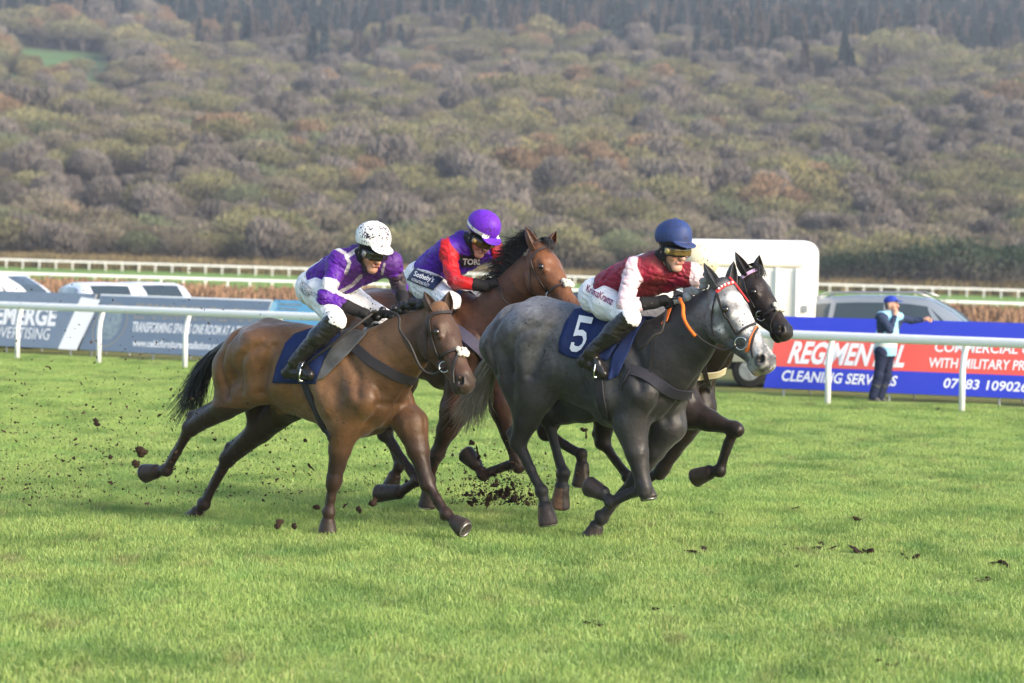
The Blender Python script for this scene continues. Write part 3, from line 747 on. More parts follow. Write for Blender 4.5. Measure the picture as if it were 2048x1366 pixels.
        cs.cone(hc(-.07, -.06, -.03), hc(-.07, .06, -.03), .028 * s, .028 * s, .03); cs.ell(hc(-.008, 0, .055), (.112 * s, .092 * s, .05 * s), M, .01)
        put('chin_strap', cs, STRAPM)
    return dict(root=root, off=off, g=g, sdf=O, fr=fr, M=M, Hc=Hc, s=s)

# ------------------------------------------------------------------ lettering
def text_geo(txt, shear=0.0, bold=0.0, spacing=1.0):
    c = bpy.data.curves.new('t', 'FONT'); c.body = txt; c.shear = shear; c.offset = bold; c.space_character = spacing; c.resolution_u = 3; c.fill_mode = 'FRONT'
    o = bpy.data.objects.new('t', c); me = bpy.data.meshes.new_from_object(o)
    V = np.array([v.co[:2] for v in me.vertices]); F = [list(p.vertices) for p in me.polygons]
    bpy.data.objects.remove(o); bpy.data.meshes.remove(me); bpy.data.curves.remove(c)
    V = V - V.min(0); V = V / V.max(0); return V, F
def quadmap(V, q):
    """q: lower-left, lower-right, upper-right, upper-left"""
    q = [np.array(p, float) for p in q]; u, v = V[:, :1], V[:, 1:2]
    return q[0] * (1 - u) * (1 - v) + q[1] * u * (1 - v) + q[2] * u * v + q[3] * (1 - u) * v
def decal_text(name, txt, quad, fr, sdf, m, parent, off=np.zeros(3), lift=.005, **k):
    V, F = text_geo(txt, **k); P, N, hit = fr.cast(sdf, quadmap(V, quad), lift)
    F = [f for f in F if all(hit[i] for i in f)]
    return mobj(name, P - off, F, m, parent, smooth=False)
def patch(name, left, right, fr, sdf, m, parent, off=np.zeros(3), lift=.008, nu=14, nv=14, th=.007, mirror=True, wave=0.0):
    """cloth or leather panel between two photo polylines, laid on the modelled surface"""
    def rs(P, n):
        P = np.array(P, float); d = np.r_[0, np.cumsum(np.linalg.norm(np.diff(P, axis=0), axis=1))]; t = np.linspace(0, d[-1], n); return np.stack([np.interp(t, d, P[:, i]) for i in (0, 1)], -1)
    A, B = rs(left, nv), rs(right, nv); G = np.array([[A[j] * (1 - i / (nu - 1)) + B[j] * i / (nu - 1) for i in range(nu)] for j in range(nv)]).reshape(-1, 2)
    P, N, hit = fr.cast(sdf, G, lift)
    if wave: P = P + N * (np.abs(fbm(P, 11, 3)) * wave)[:, None]
    V = np.concatenate([P, P + N * th]); F = []; n = nu * nv
    ok = hit.reshape(nv, nu)
    cell = lambda j, i: 0 <= j < nv - 1 and 0 <= i < nu - 1 and ok[j, i] and ok[j + 1, i] and ok[j, i + 1] and ok[j + 1, i + 1]
    for j in range(nv - 1):
        for i in range(nu - 1):
            if not cell(j, i): continue
            a, b, c, d = j * nu + i, j * nu + i + 1, (j + 1) * nu + i + 1, (j + 1) * nu + i
            F.append((a + n, b + n, c + n, d + n)); F.append((d, c, b, a))
            for (p, q), (jj, ii) in (((a, b), (j - 1, i)), ((b, c), (j, i + 1)), ((c, d), (j + 1, i)), ((d, a), (j, i - 1))):
                if not cell(jj, ii): F.append((p, q, q + n, p + n))
    if mirror:
        k = len(V); V = np.concatenate([V, V * np.array((1, -1, 1))]); F = F + [tuple(i + k for i in f)[::-1] for f in F]
        F += [(i, i + 1, i + 1 + k, i + k) for i in range(nu - 1) if cell(0, i)]
    us = sorted({i for f in F for i in f}); mp = {a: b for b, a in enumerate(us)}; V = V[us]; F = [tuple(mp[i] for i in f) for f in F]
    return mobj(name, V - off, F, m, parent, smooth=True)
def strap(mb, pxs, fr, sdf, w, lift=.004, th=.006, n=7, mirror=False, m=0):
    Q = catmull([np.array(p) for p in pxs], n); P, N, hit = fr.cast(sdf, [tuple(q) for q in Q], lift)
    P, N = P[hit], N[hit]
    if len(P) < 2: return
    if hasattr(w, '__len__'): w = list(np.interp(np.linspace(0, 1, len(P)), np.linspace(0, 1, len(w)), w))
    mb.ribbon(P, N, w, th, m)
    if mirror: f = np.array((1, -1, 1)); mb.ribbon(P * f, N * f, w, th, m)
# ================================================================== HORSES AND RIDERS
HA = make_horse('bay_horse', 'clipped bay horse with black plaited mane and black tail, leftmost of the four', POSE_A)
HB = make_horse('bay_horse', 'reddish bay horse with loose black mane flying, behind the other bay', POSE_B)
HC = make_horse('grey_horse', 'dark steel grey horse with pale mottled face wearing the number 5 cloth', POSE_C)
HD = make_horse('dark_horse', 'nearly black horse running behind the grey, striped browband on its head', POSE_D)

PURPLE, PURPLE2, WHITE_C = (.085, .008, .30), (.075, .010, .34), (.74, .74, .75)
SILK = lambda n, mud=.63: mat(n, (.1, .1, .1), .5, .3, attr=True, bump=(26, .5, .02), mud=(75, mud + .16, (.03, .018, .016)), var=(9, .3, (.03, .01, .05)))
def sleeve(V, g, arms, s, bias=0.0):
    """True on the sleeves, False on the body of the jacket"""
    t = np.min([seg_t(V, g['P'], g['C'])[1] - .118 * s, seg_t(V, g['shR'] * .9 + g['P'] * .1, g['P'])[1] - .085 * s, seg_t(V, g['shL'] * .9 + g['P'] * .1, g['P'])[1] - .085 * s, seg_t(V, g['shR'] * .85 + g['shL'] * .15, g['shL'] * .85 + g['shR'] * .15)[1] - .07 * s], 0)
    a = np.min([np.minimum(seg_t(V, *q[:2])[1] - .062 * s, seg_t(V, *q[1:])[1] - .05 * s) for q in arms], 0); return a < t + bias
def jk_A(V, fr, arms, g, s):
    c = np.tile(np.array(PURPLE), (len(V), 1)); Q = pix(fr, V)
    fam = fbm(V, 5, 7)
    for (a, b, w) in arms:
        t, d = seg_t(V, a, b); t2, d2 = seg_t(V, b, w); on = (d < .12) & (d < d2 + .01)
        c[on & (t > .56) & (t < .88)] = WHITE_C
    # piping and shoulder seams
    for ln, w in (([(604, 541), (636, 520), (664, 492)], 4.2), ([(664, 492), (690, 506), (699, 526), (692, 546)], 3.4), ([(695, 512), (716, 498)], 4.5), ([(680, 584), (705, 570), (722, 552)], 3.6), ([(764, 548), (769, 528)], 2.6)):
        c[(poly_dist(Q, ln) < w)] = WHITE_C
    arm = np.minimum(seg_t(V, *arms[1][:2])[1], seg_t(V, *arms[1][1:])[1]) < .1
    t, d = seg_t(V, *arms[1][:2]); band = arm & (t > .35) & (t < .9); c[band] = (.035, .03, .028)
    # mud caked over the chest
    m = sm(fam + .9 * sm(V[:, 0], g['C'][0] - .25, g['C'][0] + .2), .3, 1.2); return mixc(c, (.07, .025, .10), m * .6)
def jk_B(V, fr, arms, g, s):
    c = np.tile(np.array(PURPLE2), (len(V), 1)); Q = pix(fr, V)
    c[sleeve(V, g, arms, s)] = (.50, .010, .012)
    cuff = np.minimum(*[np.linalg.norm(V - a[2], axis=1) for a in arms]) < .045; c[cuff] = (.07, .02, .18)
    c[in_poly(Q, [(918, 508), (962, 516), (958, 530), (938, 536), (921, 534)])] = (.02, .014, .016)
    m = sm(fbm(V, 6, 9) + .8 * sm(V[:, 0], g['C'][0] - .2, g['C'][0] + .2), .5, 1.4); return mixc(c, (.06, .012, .02), m * .5)
def jk_C(V, fr, arms, g, s):
    c = np.tile(np.array((.27, .012, .035)), (len(V), 1)); Q = pix(fr, V)
    sl = sleeve(V, g, arms, s)
    c[sl] = (.74, .56, .62)
    cuff = np.min([np.abs((V - a[2]) @ ((a[2] - a[1]) / np.linalg.norm(a[2] - a[1])) + .035) + 10 * (np.linalg.norm(V - a[2], axis=1) > .1) for a in arms], 0) < .005; c[cuff] = (.02, .02, .09)
    m = sm(fbm(V, 5, 11) + .8 * sm(V[:, 0], g['C'][0] - .1, g['C'][0] + .25), .6, 1.5) * ~sl; return mixc(c, (.14, .035, .02), m * .6)
def jk_D(V, fr, arms, g, s):
    c = np.tile(np.array((.72, .70, .68)), (len(V), 1)); c[np.linalg.norm(V - g['Hc'], axis=1) < .24] = PURPLE; return c
BREECH = mat('white breeches', (.76, .76, .78), .6, .3, bump=(22, .3, .012), mud=(70, .815))
BREECH2 = mat('clean white breeches', (.77, .77, .79), .6, .3, bump=(20, .35, .012), mud=(80, .845))
def helm_band(V, q, fr):
    c = np.tile(np.array((.115, .018, .42)), (len(V), 1)); z = q[:, 2] - .075; c[(z > -.006) & (z < .020) & (np.hypot(q[:, 0] + .012, q[:, 1]) < .15) & (q[:, 0] < .118)] = WHITE_C; return c
RG = 'jockeys riding the racehorses'
JA = make_person(dict(frame=fA, label='person in purple and white silks and mud spattered white helmet', group=RG,
    face=(-14, 20), jacket=jk_A, jacketmat=SILK('purple and white silks', .645), breechmat=BREECH, skin=(.50, .27, .19), stubble=.8,
    helmetmat=mat('white helmet cover', (.8, .8, .82), .5, .3, mud=(62, .745, (.03, .012, .03)), bump=(10, .25, .01)), lens=(.02, .018, .016), disc=(.2, .2, .2),
    j=dict(P=(632, 576, 0), C=(716, 522, 0), shR=(680, 522, -.14), shL=(784, 526, .12), elR=(650, 594, -.30), wrR=(710, 620, -.15), hdR=(741, 632, -.09),
           elL=(800, 574, .26), wrL=(806, 602, .10), hdL=(808, 624, .05), Hc=(742, 504, -.03), hipR=(640, 588, -.14), knR=(672, 640, -.30), anR=(592, 722, -.37), heelR=(574, 746, -.37), toeR=(620, 750, -.37))))
JB = make_person(dict(frame=fB, label='person in purple silks with red sleeves and purple helmet riding the middle bay horse', group=RG, res=1.1,
    face=(-12, 32), jacket=jk_B, jacketmat=SILK('purple silks red sleeves', .64), breechmat=BREECH, skin=(.50, .26, .19), lens=(.08, .045, .012), disc=(.35, .22, .06),
    helmetmat=mat('purple helmet cover', (.1, .1, .1), .55, .25, attr=True, mud=(70, .775), bump=(10, .25, .01)), helmetcol=helm_band,
    j=dict(P=(846, 556, 0), C=(928, 492, 0), shR=(895, 497, -.15), shL=(984, 496, .12), elR=(908, 562, -.28), wrR=(968, 572, -.14), hdR=(996, 566, -.07),
           elL=(1002, 530, .26), wrL=(1012, 556, .10), hdL=(1014, 563, .05), Hc=(960, 476, -.03), hipR=(854, 570, -.14), knR=(902, 604, -.30), anR=(832, 690, -.36), heelR=(814, 706, -.36), toeR=(856, 716, -.36))))
JC = make_person(dict(frame=fC, label='person in maroon silks with pale pink sleeves and navy helmet riding the grey horse', group=RG,
    face=(-16, 8), jacket=jk_C, jacketmat=SILK('maroon and pink silks', .65), breechmat=BREECH2, skin=(.56, .32, .25), lens=(.10, .065, .02), disc=(.36, .30, .10), stubble=.95,
    helmetmat=mat('navy helmet cover', (.022, .048, .17), .55, .25, var=(5, .5, (.045, .045, .075)), mud=(60, .79), bump=(10, .25, .01)),
    j=dict(P=(1198, 592, 0), C=(1314, 534, 0), shR=(1268, 536, -.15), shL=(1385, 548, .12), elR=(1249, 610, -.30), wrR=(1306, 606, -.17), hdR=(1338, 598, -.09),
           elL=(1384, 586, .26), wrL=(1374, 604, .10), hdL=(1366, 602, .05), Hc=(1346, 502, -.03), hipR=(1214, 606, -.15), knR=(1260, 636, -.31), anR=(1184, 704, -.38), heelR=(1166, 722, -.38), toeR=(1207, 748, -.36))))
JD = make_person(dict(frame=fD, label='person in white silks with purple collar and cream helmet, mostly hidden beyond the maroon rider', group=RG, res=1.15,
    face=(-8, 34), jacket=jk_D, jacketmat=SILK('white silks', .66), breechmat=BREECH, helmetmat=mat('cream helmet cover', (.74, .66, .45), .45, .3, mud=(60, .80), bump=(10, .25, .01)),
    j=dict(P=(1252, 560, 0), C=(1340, 528, 0), shR=(1318, 532, -.15), shL=(1392, 545, .12), elR=(1312, 585, -.28), wrR=(1368, 598, -.13), hdR=(1394, 594, -.06),
           elL=(1392, 585, .26), wrL=(1402, 598, .10), hdL=(1404, 597, .05), Hc=(1391, 545, -.03), hipR=(1258, 578, -.14), knR=(1296, 612, -.30), anR=(1206, 690, -.36), heelR=(1190, 704, -.36), toeR=(1230, 714, -.36))))

# ------------------------------------------------------------------ lettering on riders
INK_W = mat('white lettering', (.78, .78, .80), .5, .3); INK_K = mat('black lettering', (.015, .015, .018), .5, .3); INK_R = mat('plum lettering', (.16, .008, .09), .5, .3); NAVY_P = mat('navy patch', (.012, .022, .065), .6, .3)
def rider_text(J, garment, name, txt, quad, m, lift=.005, **k):
    par = [o for o in J['root'].children if o.name.split('.')[0] == garment][0]
    o = decal_text(name, txt, quad, J['fr'], J['sdf'][garment], m, None, J['off'], lift, **k); o.parent = par; return o
rider_text(JA, 'breeches', 'sponsor_lettering', 'HOSPITALITY', [(602, 569), (634, 600), (639, 593), (606, 561)], INK_K, .010)
rider_text(JA, 'breeches', 'sponsor_lettering', 'FINDER', [(600, 581), (618, 596), (622, 588), (603, 573)], INK_K, .010)
rider_text(JC, 'breeches', 'sponsor_lettering', 'KrimzKramz', [(1173, 583), (1224, 612), (1230, 598), (1176, 570)], INK_R, .010, bold=.02)
rider_text(JB, 'jacket', 'sponsor_lettering', 'TORI', [(924, 529), (960, 528), (959, 517), (926, 515)], INK_W, bold=.04, lift=.008)
rider_text(JB, 'jacket', 'collar_lettering', 'TORI', [(946, 497), (941, 477), (936, 478), (941, 498)], INK_W, bold=.04, lift=.008)
_b = [o for o in JB['root'].children if o.name.split('.')[0] == 'breeches'][0]
o = patch('sponsor_patch', [(832, 537), (816, 560)], [(886, 560), (868, 582)], fB, JB['sdf']['breeches'], NAVY_P, None, JB['off'], .012, 10, 8, .005, False); o.parent = _b
rider_text(JB, 'breeches', 'patch_lettering', 'Simon Burgoyne', [(835, 544), (873, 559), (875, 553), (837, 539)], INK_W, .022, bold=.01)
rider_text(JB, 'breeches', 'patch_lettering', "Sotheby's", [(829, 556), (866, 571), (871, 559), (834, 545)], INK_W, .022, bold=.01)
rider_text(JB, 'breeches', 'patch_lettering', 'INTERNATIONAL REALTY', [(826, 562), (860, 576), (862, 571), (828, 557)], INK_W, .022, bold=.0)

# ------------------------------------------------------------------ tack
NAVY = mat('navy saddle cloth', (.012, .025, .10), .75, .2, bump=(18, .4, .012), var=(6, .3, (.03, .04, .09)), mud=(40, .86))
LEATH = mat('dark leather strap', (.022, .019, .018), .55, .35, bump=(60, .2, .004))
BROWNL = mat('brown bridle leather', (.04, .024, .018), .45, .4)
GREYC = mat('grey saddle pad', (.10, .105, .11), .6, .3, var=(8, .7, (.05, .042, .035)), bump=(25, .2, .008))
ELAS = mat('elastic breast girth', (.035, .032, .036), .8, .2, bump=(90, .3, .003))
STEEL = mat('polished steel', (.6, .6, .62), .18, .5, metal=1)
ORANGE = mat('orange rubber grip', (.85, .17, .015), .5, .4)
FLEECE = mat('muddy white sheepskin', (.68, .64, .56), .95, .1, var=(45, .5, (.09, .07, .05)), bump=(60, .9, .02))
REDW = mat('red and white browband', (.5, .03, .03), .5, .3)
CREAM = mat('cream elastic', (.66, .58, .40), .7, .2, mud=(40, .86))

# bay on the left
patch('saddle_cloth', [(590, 670), (571, 690), (555, 730), (549, 766)], [(690, 640), (678, 680), (650, 730), (633, 768)], fA, HA.sdf, NAVY, HA.root, lift=.006, wave=.012)
patch('saddle', [(700, 652), (668, 690), (648, 724), (633, 764)], [(748, 640), (736, 668), (705, 702), (648, 758)], fA, HA.sdf, GREYC, HA.root, lift=.012)
m = MB(); strap(m, [(608, 760), (622, 800), (640, 840), (655, 866), (662, 876)], fA, HA.sdf, .085, .006, .008); m.build('girth', ELAS, HA.root)
m = MB(); strap(m, [(672, 684), (700, 690), (716, 700), (742, 722), (775, 742), (805, 757), (838, 762), (858, 758)], fA, HA.sdf, .085, .008, .008); m.build('breast_girth', ELAS, HA.root)
m = MB(); strap(m, [(636, 672), (622, 700), (606, 742)], fA, HA.sdf, .03, .02, .006); m.build('stirrup_leather', LEATH, HA.root)
# bay in the middle
patch('saddle_cloth', [(830, 590), (812, 640), (800, 690)], [(925, 585), (890, 640), (868, 690)], fB, HB.sdf, NAVY, HB.root, lift=.006, wave=.012)
m = MB(); strap(m, [(868, 650), (910, 660), (950, 690), (985, 722)], fB, HB.sdf, .11, .008, .008); m.build('breast_girth', mat('purple grey breast girth', (.07, .065, .10), .8, .2, bump=(70, .5, .006)), HB.root)
# grey
cl = patch('saddle_cloth', [(1150, 622), (1132, 644), (1121, 680), (1119, 706), (1142, 716)], [(1272, 600), (1254, 650), (1236, 690), (1222, 715), (1215, 722)], fC, HC.sdf, NAVY, HC.root, lift=.006, wave=.010)
V5, F5 = text_geo('5', shear=.12, bold=.025)
_five = [(0, 1), (1, 1), (1, .82), (.22, .82), (.22, .6), (.55, .62), (.85, .55), (1, .38), (1, .25), (.85, .08), (.55, 0), (.2, 0), (0, .08), (0, .25), (.22, .25), (.22, .19), (.35, .16), (.6, .16), (.78, .24), (.78, .36), (.62, .45), (.3, .45), (0, .41)]
def poly_decal(name, pts, quad, fr, sdf, m, parent, lift):
    bm = bmesh.new(); vs = [bm.verts.new((x, y, 0)) for x, y in pts]; f = bm.faces.new(vs); bmesh.ops.triangulate(bm, faces=[f])
    bmesh.ops.subdivide_edges(bm, edges=bm.edges[:], cuts=2, use_grid_fill=True); bmesh.ops.triangulate(bm, faces=bm.faces[:]); bm.verts.index_update()
    V = np.array([v.co[:2] for v in bm.verts]); F = [[v.index for v in f.verts] for f in bm.faces]; bm.free()
    P, N, h = fr.cast(sdf, quadmap(V, quad), lift); return mobj(name, P, F, m, parent, smooth=True)
n5 = poly_decal('number', _five, [(1141, 703), (1170, 707), (1188, 640), (1160, 635)], fC, HC.sdf, INK_W, cl, .030)
patch('saddle', [(1285, 628), (1252, 668), (1226, 712), (1216, 762)], [(1300, 634), (1272, 676), (1252, 720), (1238, 752)], fC, HC.sdf, NAVY, HC.root, lift=.010, nu=8, wave=.012)
m = MB(); strap(m, [(1197, 744), (1200, 780), (1206, 815), (1214, 838)], fC, HC.sdf, .085, .006, .008); m.build('girth', ELAS, HC.root)
m = MB(); strap(m, [(1258, 738), (1290, 750), (1320, 770), (1350, 787), (1378, 788), (1394, 775)], fC, HC.sdf, .095, .007, .008); strap(m, [(1258, 738), (1246, 706), (1234, 672)], fC, HC.sdf, .035, .012, .006); strap(m, [(1262, 740), (1250, 762), (1236, 782)], fC, HC.sdf, .022, .02, .006); m.build('breast_girth', mat('slate breast girth', (.030, .030, .040), .8, .2, bump=(70, .4, .004)), HC.root)
m = MB(); strap(m, [(1308, 660), (1304, 700), (1300, 745)], fC, HC.sdf, .022, .004, .005); m.build('neck_strap', LEATH, HC.root)
# dark
m = MB(); strap(m, [(1380, 752), (1405, 752), (1435, 748), (1450, 740)], fD, HD.sdf, .075, .006, .008); m.build('breast_girth', CREAM, HD.root)
m = MB(); strap(m, [(1408, 725), (1412, 750), (1420, 785)], fD, HD.sdf, .04, .02, .006); m.build('martingale', LEATH, HD.root)

def bridle(H, eyepx, brow, cheek, nose, ring, mb_mat, throat=None, low=None, bandmat=None, fleece=None, extra=None, ringr=.042):
    fr = H.fr; m = MB(); w = .020
    strap(m, cheek, fr, H.sdf, w, .008, .008)
    strap(m, nose, fr, H.sdf, w, .009, .008)
    if throat: strap(m, throat, fr, H.sdf, .014, .006, .005)
    if low: strap(m, low, fr, H.sdf, w, .008, .008)
    br = m.build('bridle', mb_mat, H.root)
    m = MB(); strap(m, brow, fr, H.sdf, .028, .010, .008); m.build('browband', bandmat or mb_mat, br)
    P, N, h = fr.cast(H.sdf, [ring], .012); m = MB(); tc = fr.cam - P[0]; tc /= np.linalg.norm(tc); m.torus(P[0], N[0] * .6 + tc, ringr, .006, 24); m.build('bit_ring', STEEL, br, smooth=True)
    if fleece:
        sd = SDF(.005); e1, e2, e3 = H.e; o_ = H.h(fleece, .4); P, hit = H.sdf.cast(o_, np.array([-e2]), 0.0, .6 * H.L); N = np.array([e2])
        r = np.random.RandomState(4)
        for i in range(14): sd.ball(P[0] + e3 * r.uniform(-.05, .05) + e1 * r.uniform(-.03, .03) + N[0] * .008, r.uniform(.014, .024), .012)
        sd.grid(); v, f = sd.mesh(); mobj('noseband_fleece', v, f, FLEECE, br)
    return br, P
bridle(HA, None, [(858, 640), (868, 630), (886, 626), (905, 626), (920, 630)], [(858, 638), (861, 660), (868, 690), (880, 718)], [(880, 716), (892, 706), (906, 701), (922, 697), (938, 697)], (891, 734), LEATH, throat=[(857, 642), (853, 670), (852, 700), (856, 722)], low=[(922, 700), (912, 720), (908, 745), (910, 766)], fleece=.60)
bridle(HB, None, [(1062, 520), (1078, 502), (1098, 493), (1116, 494)], [(1062, 518), (1068, 540), (1080, 562), (1096, 584)], [(1096, 584), (1112, 574), (1130, 566), (1146, 562)], (1104, 592), BROWNL, throat=[(1062, 524), (1061, 560), (1064, 590)], fleece=.62)
brC, _ = bridle(HC, None, [(1434, 586), (1446, 574), (1462, 567), (1482, 564), (1497, 570)], [(1434, 588), (1446, 620), (1462, 648), (1474, 668)], [(1474, 670), (1492, 656), (1512, 648), (1530, 648)], (1484, 686), LEATH, throat=[(1433, 590), (1426, 620), (1424, 650), (1430, 672)], low=[(1518, 650), (1508, 670), (1504, 695), (1508, 716)], bandmat=REDW, ringr=.048)
m = MB(); strap(m, [(1455, 556), (1474, 578), (1494, 606), (1508, 632), (1516, 648)], fC, HC.sdf, .022, .013, .008); m.build('face_strap', REDW, brC)
m = MB(); strap(m, [(1514, 652), (1505, 672), (1500, 692), (1494, 702)], fC, HC.sdf, [.018] * 8 + [.03] * 14, .008, .006); m.build('orange_cheek_guard', ORANGE, brC)
m = MB()
for i in range(9):
    q = catmull([(1436, 582), (1446, 573), (1462, 567), (1482, 564), (1496, 569)], 5)[2 + i * 2]; P, N, h = fC.cast(HC.sdf, [tuple(q)], .021)
    if h[0]: m = MB(); m.tube([P[0] - N[0] * .004, P[0] + N[0] * .003], [.011, .008], 6); m.build('browband_bead', INK_W, brC)
bridle(HD, None, [(1486, 556), (1500, 546), (1518, 540), (1536, 543)], [(1486, 556), (1496, 590), (1510, 615)], [(1528, 630), (1542, 622), (1556, 616), (1566, 614)], (1524, 630), LEATH, low=[(1560, 618), (1548, 632), (1543, 650), (1546, 668)], bandmat=mat('lilac striped browband', (.5, .32, .5), .5, .3), fleece=.62)

# reins: from the hands to the bit
def reins(H, J, ring, mid, m, r=.009, both=True, name='reins'):
    mb = MB(); P, N, h = H.fr.cast(H.sdf, [ring], .02)
    hd = J['g']['hdR']; md = [H.fr.J(*q) for q in mid]
    mb.tube(catmull([hd, *md, P[0]], 6), r, 6)
    if both:
        f = np.array((1, -1, 1)); mb.tube(catmull([J['g']['hdL'], *[q * f for q in md], P[0] * f], 6), r, 6)
    return mb.build(name, m, H.root, smooth=True)
reins(HA, JA, (891, 734), [(770, 622, -.12), (797, 632, -.22), (800, 660, -.24), (820, 690, -.24), (842, 736, -.20), (868, 748, -.16)], LEATH, .012)
reins(HB, JB, (1104, 592), [(1002, 590, -.20), (1020, 610, -.2), (1060, 613, -.18)], LEATH, .008)
reins(HC, JC, (1484, 686), [(1365, 600, -.16), (1368, 630, -.24), (1388, 662, -.26), (1410, 684, -.24), (1450, 700, -.2)], LEATH, .008)
reins(HD, JD, (1524, 630), [(1440, 620, -.16), (1480, 640, -.16)], LEATH, .008)
mb = MB(); q = [fC.J(*p) for p in ((1360, 598, -.15), (1366, 612, -.20), (1367, 632, -.245), (1376, 652, -.26), (1391, 672, -.262))]; mb.tube(catmull(q, 6), .0155, 8); mb.build('rein_grip', ORANGE, HC.root, smooth=True)
mb = MB(); P, N, h = fC.cast(HC.sdf, [(1334, 618), (1330, 645)], .02); mb.ribbon(P, N, .05, .008); P, N, h = fC.cast(HC.sdf, [(1345, 618), (1335, 645)], .024); mb.ribbon(P, N, .035, .008); mb.build('rein_grip', ORANGE, HC.root)
# whips held in the hands
mb = MB(); a, b = fA.J(746, 626, -.12), fA.J(602, 736, -.42); mb.tube([a, a + (b - a) * .5, b], [.012, .011, .010], 7); c = a + (a - b) * .05; mb.tube([a, c], [.014, .012], 7)
w = mb.build('riding_whip', LEATH, None, smooth=True); w.location = [float(v) for v in fA.O]; w.rotation_euler = (0, 0, YAW); tag(w, 'black riding whip held along the shoulder of the left bay horse', 'whip', 'riding whips')
mb = MB(); q = [fC.J(*p) for p in ((1332, 622, -.22), (1328, 645, -.33), (1322, 664, -.36), (1306, 672, -.40), (1292, 688, -.42), (1278, 699, -.42))]; mb.tube(catmull(q, 5), [.012] * 26, 7)
w = mb.build('riding_whip', LEATH, None, smooth=True); w.location = [float(v) for v in fC.O]; w.rotation_euler = (0, 0, YAW); tag(w, 'black riding whip hanging below the glove of the maroon rider on the grey', 'whip', 'riding whips')
# stirrups
for H, J in ((HA, JA), (HB, JB), (HC, JC), (HD, JD)):
    for q in 'RL':
        t, hl = J['g']['toe' + q], J['g']['heel' + q]; c = t * .75 + hl * .25; mb = MB()
        arc = [c + np.array((0, .06 * math.cos(a), -.05 + .15 * math.sin(a))) for a in np.linspace(0, math.pi, 9)]
        mb.tube(arc, .007, 6); mb.tube([arc[0], arc[-1]], .010, 6); mb.build('stirrup', STEEL, H.root, smooth=True)

# ------------------------------------------------------------------ hair
def strands(mb, guides, n, spread, r0, seed, tipspread=None, segs=7, lens=(.75, 1.05)):
    rs = np.random.RandomState(seed); G = [np.array(g) for g in guides]; K = len(G)
    for i in range(n):
        u = rs.rand() * (K - 1); k = min(int(u), K - 2) if K > 1 else 0; f = u - k
        P = G[k] * (1 - f) + G[min(k + 1, K - 1)] * f; P = np.array(catmull(P, 4)); L = rs.uniform(*lens)
        m_ = max(3, int(len(P) * min(L, 1))); P = P[:m_]; t = np.linspace(0, 1, m_)[:, None]
        o = rs.randn(3) * spread; o2 = rs.randn(3) * (tipspread or spread * 2.2); wv = rs.randn(3) * .018
        P = P + o * (.35 + .65 * t) + o2 * t ** 2 + wv * np.sin(t * rs.uniform(4, 11) + rs.rand() * 6) * t
        mb.tube(P, list(r0 * rs.uniform(.6, 1.3) * (1.0 - .85 * t[:, 0] ** 1.5)), 3, cap=False)
BLACKH = mat('black horse hair', (.010, .009, .010), .38, .5)
TAILG = mat('grey brown tail hair', (.36, .32, .26), .5, .35, var=(6, .65, (.06, .04, .028)))
def J3(fr, pts): return [fr.J(*p) for p in pts]
def tail(H, guides, n, m, dock, seed, spread=.03, tip=.09, r=.006):
    mb = MB(); mb.tube(catmull(J3(H.fr, dock), 5), list(np.linspace(.055, .035, (len(dock) - 1) * 5 + 1)), 8)
    strands(mb, [J3(H.fr, g) for g in guides], n, spread, r, seed, tip); return mb.build('tail', m, H.root, smooth=True)
tail(HA, [[(455, 690, 0), (425, 706, 0), (396, 738, .0), (372, 790, 0), (336, 842, 0)], [(455, 694, 0), (426, 716, -.02), (404, 752, -.03), (386, 800, -.03), (364, 850, -.03)], [(455, 698, 0), (430, 724, 0), (412, 760, .02), (398, 800, .03), (392, 836, .03)]], 330, BLACKH, [(462, 688, 0), (432, 706, 0), (408, 738, 0)], 3, .022, .05)
tail(HB, [[(690, 620, 0), (660, 650, 0), (640, 700, 0), (620, 760, 0)], [(692, 626, 0), (668, 662, 0), (652, 712, 0), (640, 770, 0)]], 120, BLACKH, [(700, 615, 0), (668, 650, 0)], 5)
tail(HC, [[(1005, 700, 0), (972, 722, 0), (946, 770, 0), (926, 812, 0), (905, 842, 0)], [(1006, 704, 0), (978, 732, -.02), (956, 782, -.03), (946, 822, -.03), (934, 858, -.03)], [(1008, 708, 0), (988, 746, .02), (972, 792, .03), (962, 822, .03), (956, 850, .03)]], 420, TAILG, [(1012, 692, 0), (984, 714, 0), (962, 752, 0)], 7, .026, .055)
tail(HD, [[(1085, 640, 0), (1060, 660, 0), (1040, 700, 0)], [(1086, 644, 0), (1066, 668, 0), (1050, 712, 0)]], 60, BLACKH, [(1100, 635, 0), (1066, 660, 0)], 9)
# plaited manes: a row of small knots
def plaits(H, line, n, r, m, seed, name='plaited_mane'):
    rs = np.random.RandomState(seed); Q = np.array(catmull([np.array(H.fr.J(*p)) for p in line], 20)); mb = SDF(.006)
    for i in range(n):
        p = Q[int(i * (len(Q) - 1) / (n - 1))] + rs.randn(3) * .008
        for k in range(4): mb.ball(p + rs.randn(3) * .014 + np.array((0, 0, .004)), r * rs.uniform(.6, 1.0), .008)
    mb.grid(); V, F = mb.mesh(); return mobj(name, V, F, m, H.root)
plaits(HA, [(732, 640, -.02), (770, 628, -.03), (810, 616, -.03), (850, 604, -.03)], 15, .034, BLACKH, 1)
plaits(HC, [(1345, 612, -.03), (1372, 594, -.03), (1398, 576, -.03), (1420, 556, -.03)], 12, .032, mat('grey plaits', (.30, .31, .32), .7, .2, var=(40, .6, (.10, .10, .11))), 2)
plaits(HD, [(1420, 600, -.02), (1450, 580, -.02), (1480, 558, -.02)], 8, .03, BLACKH, 3)
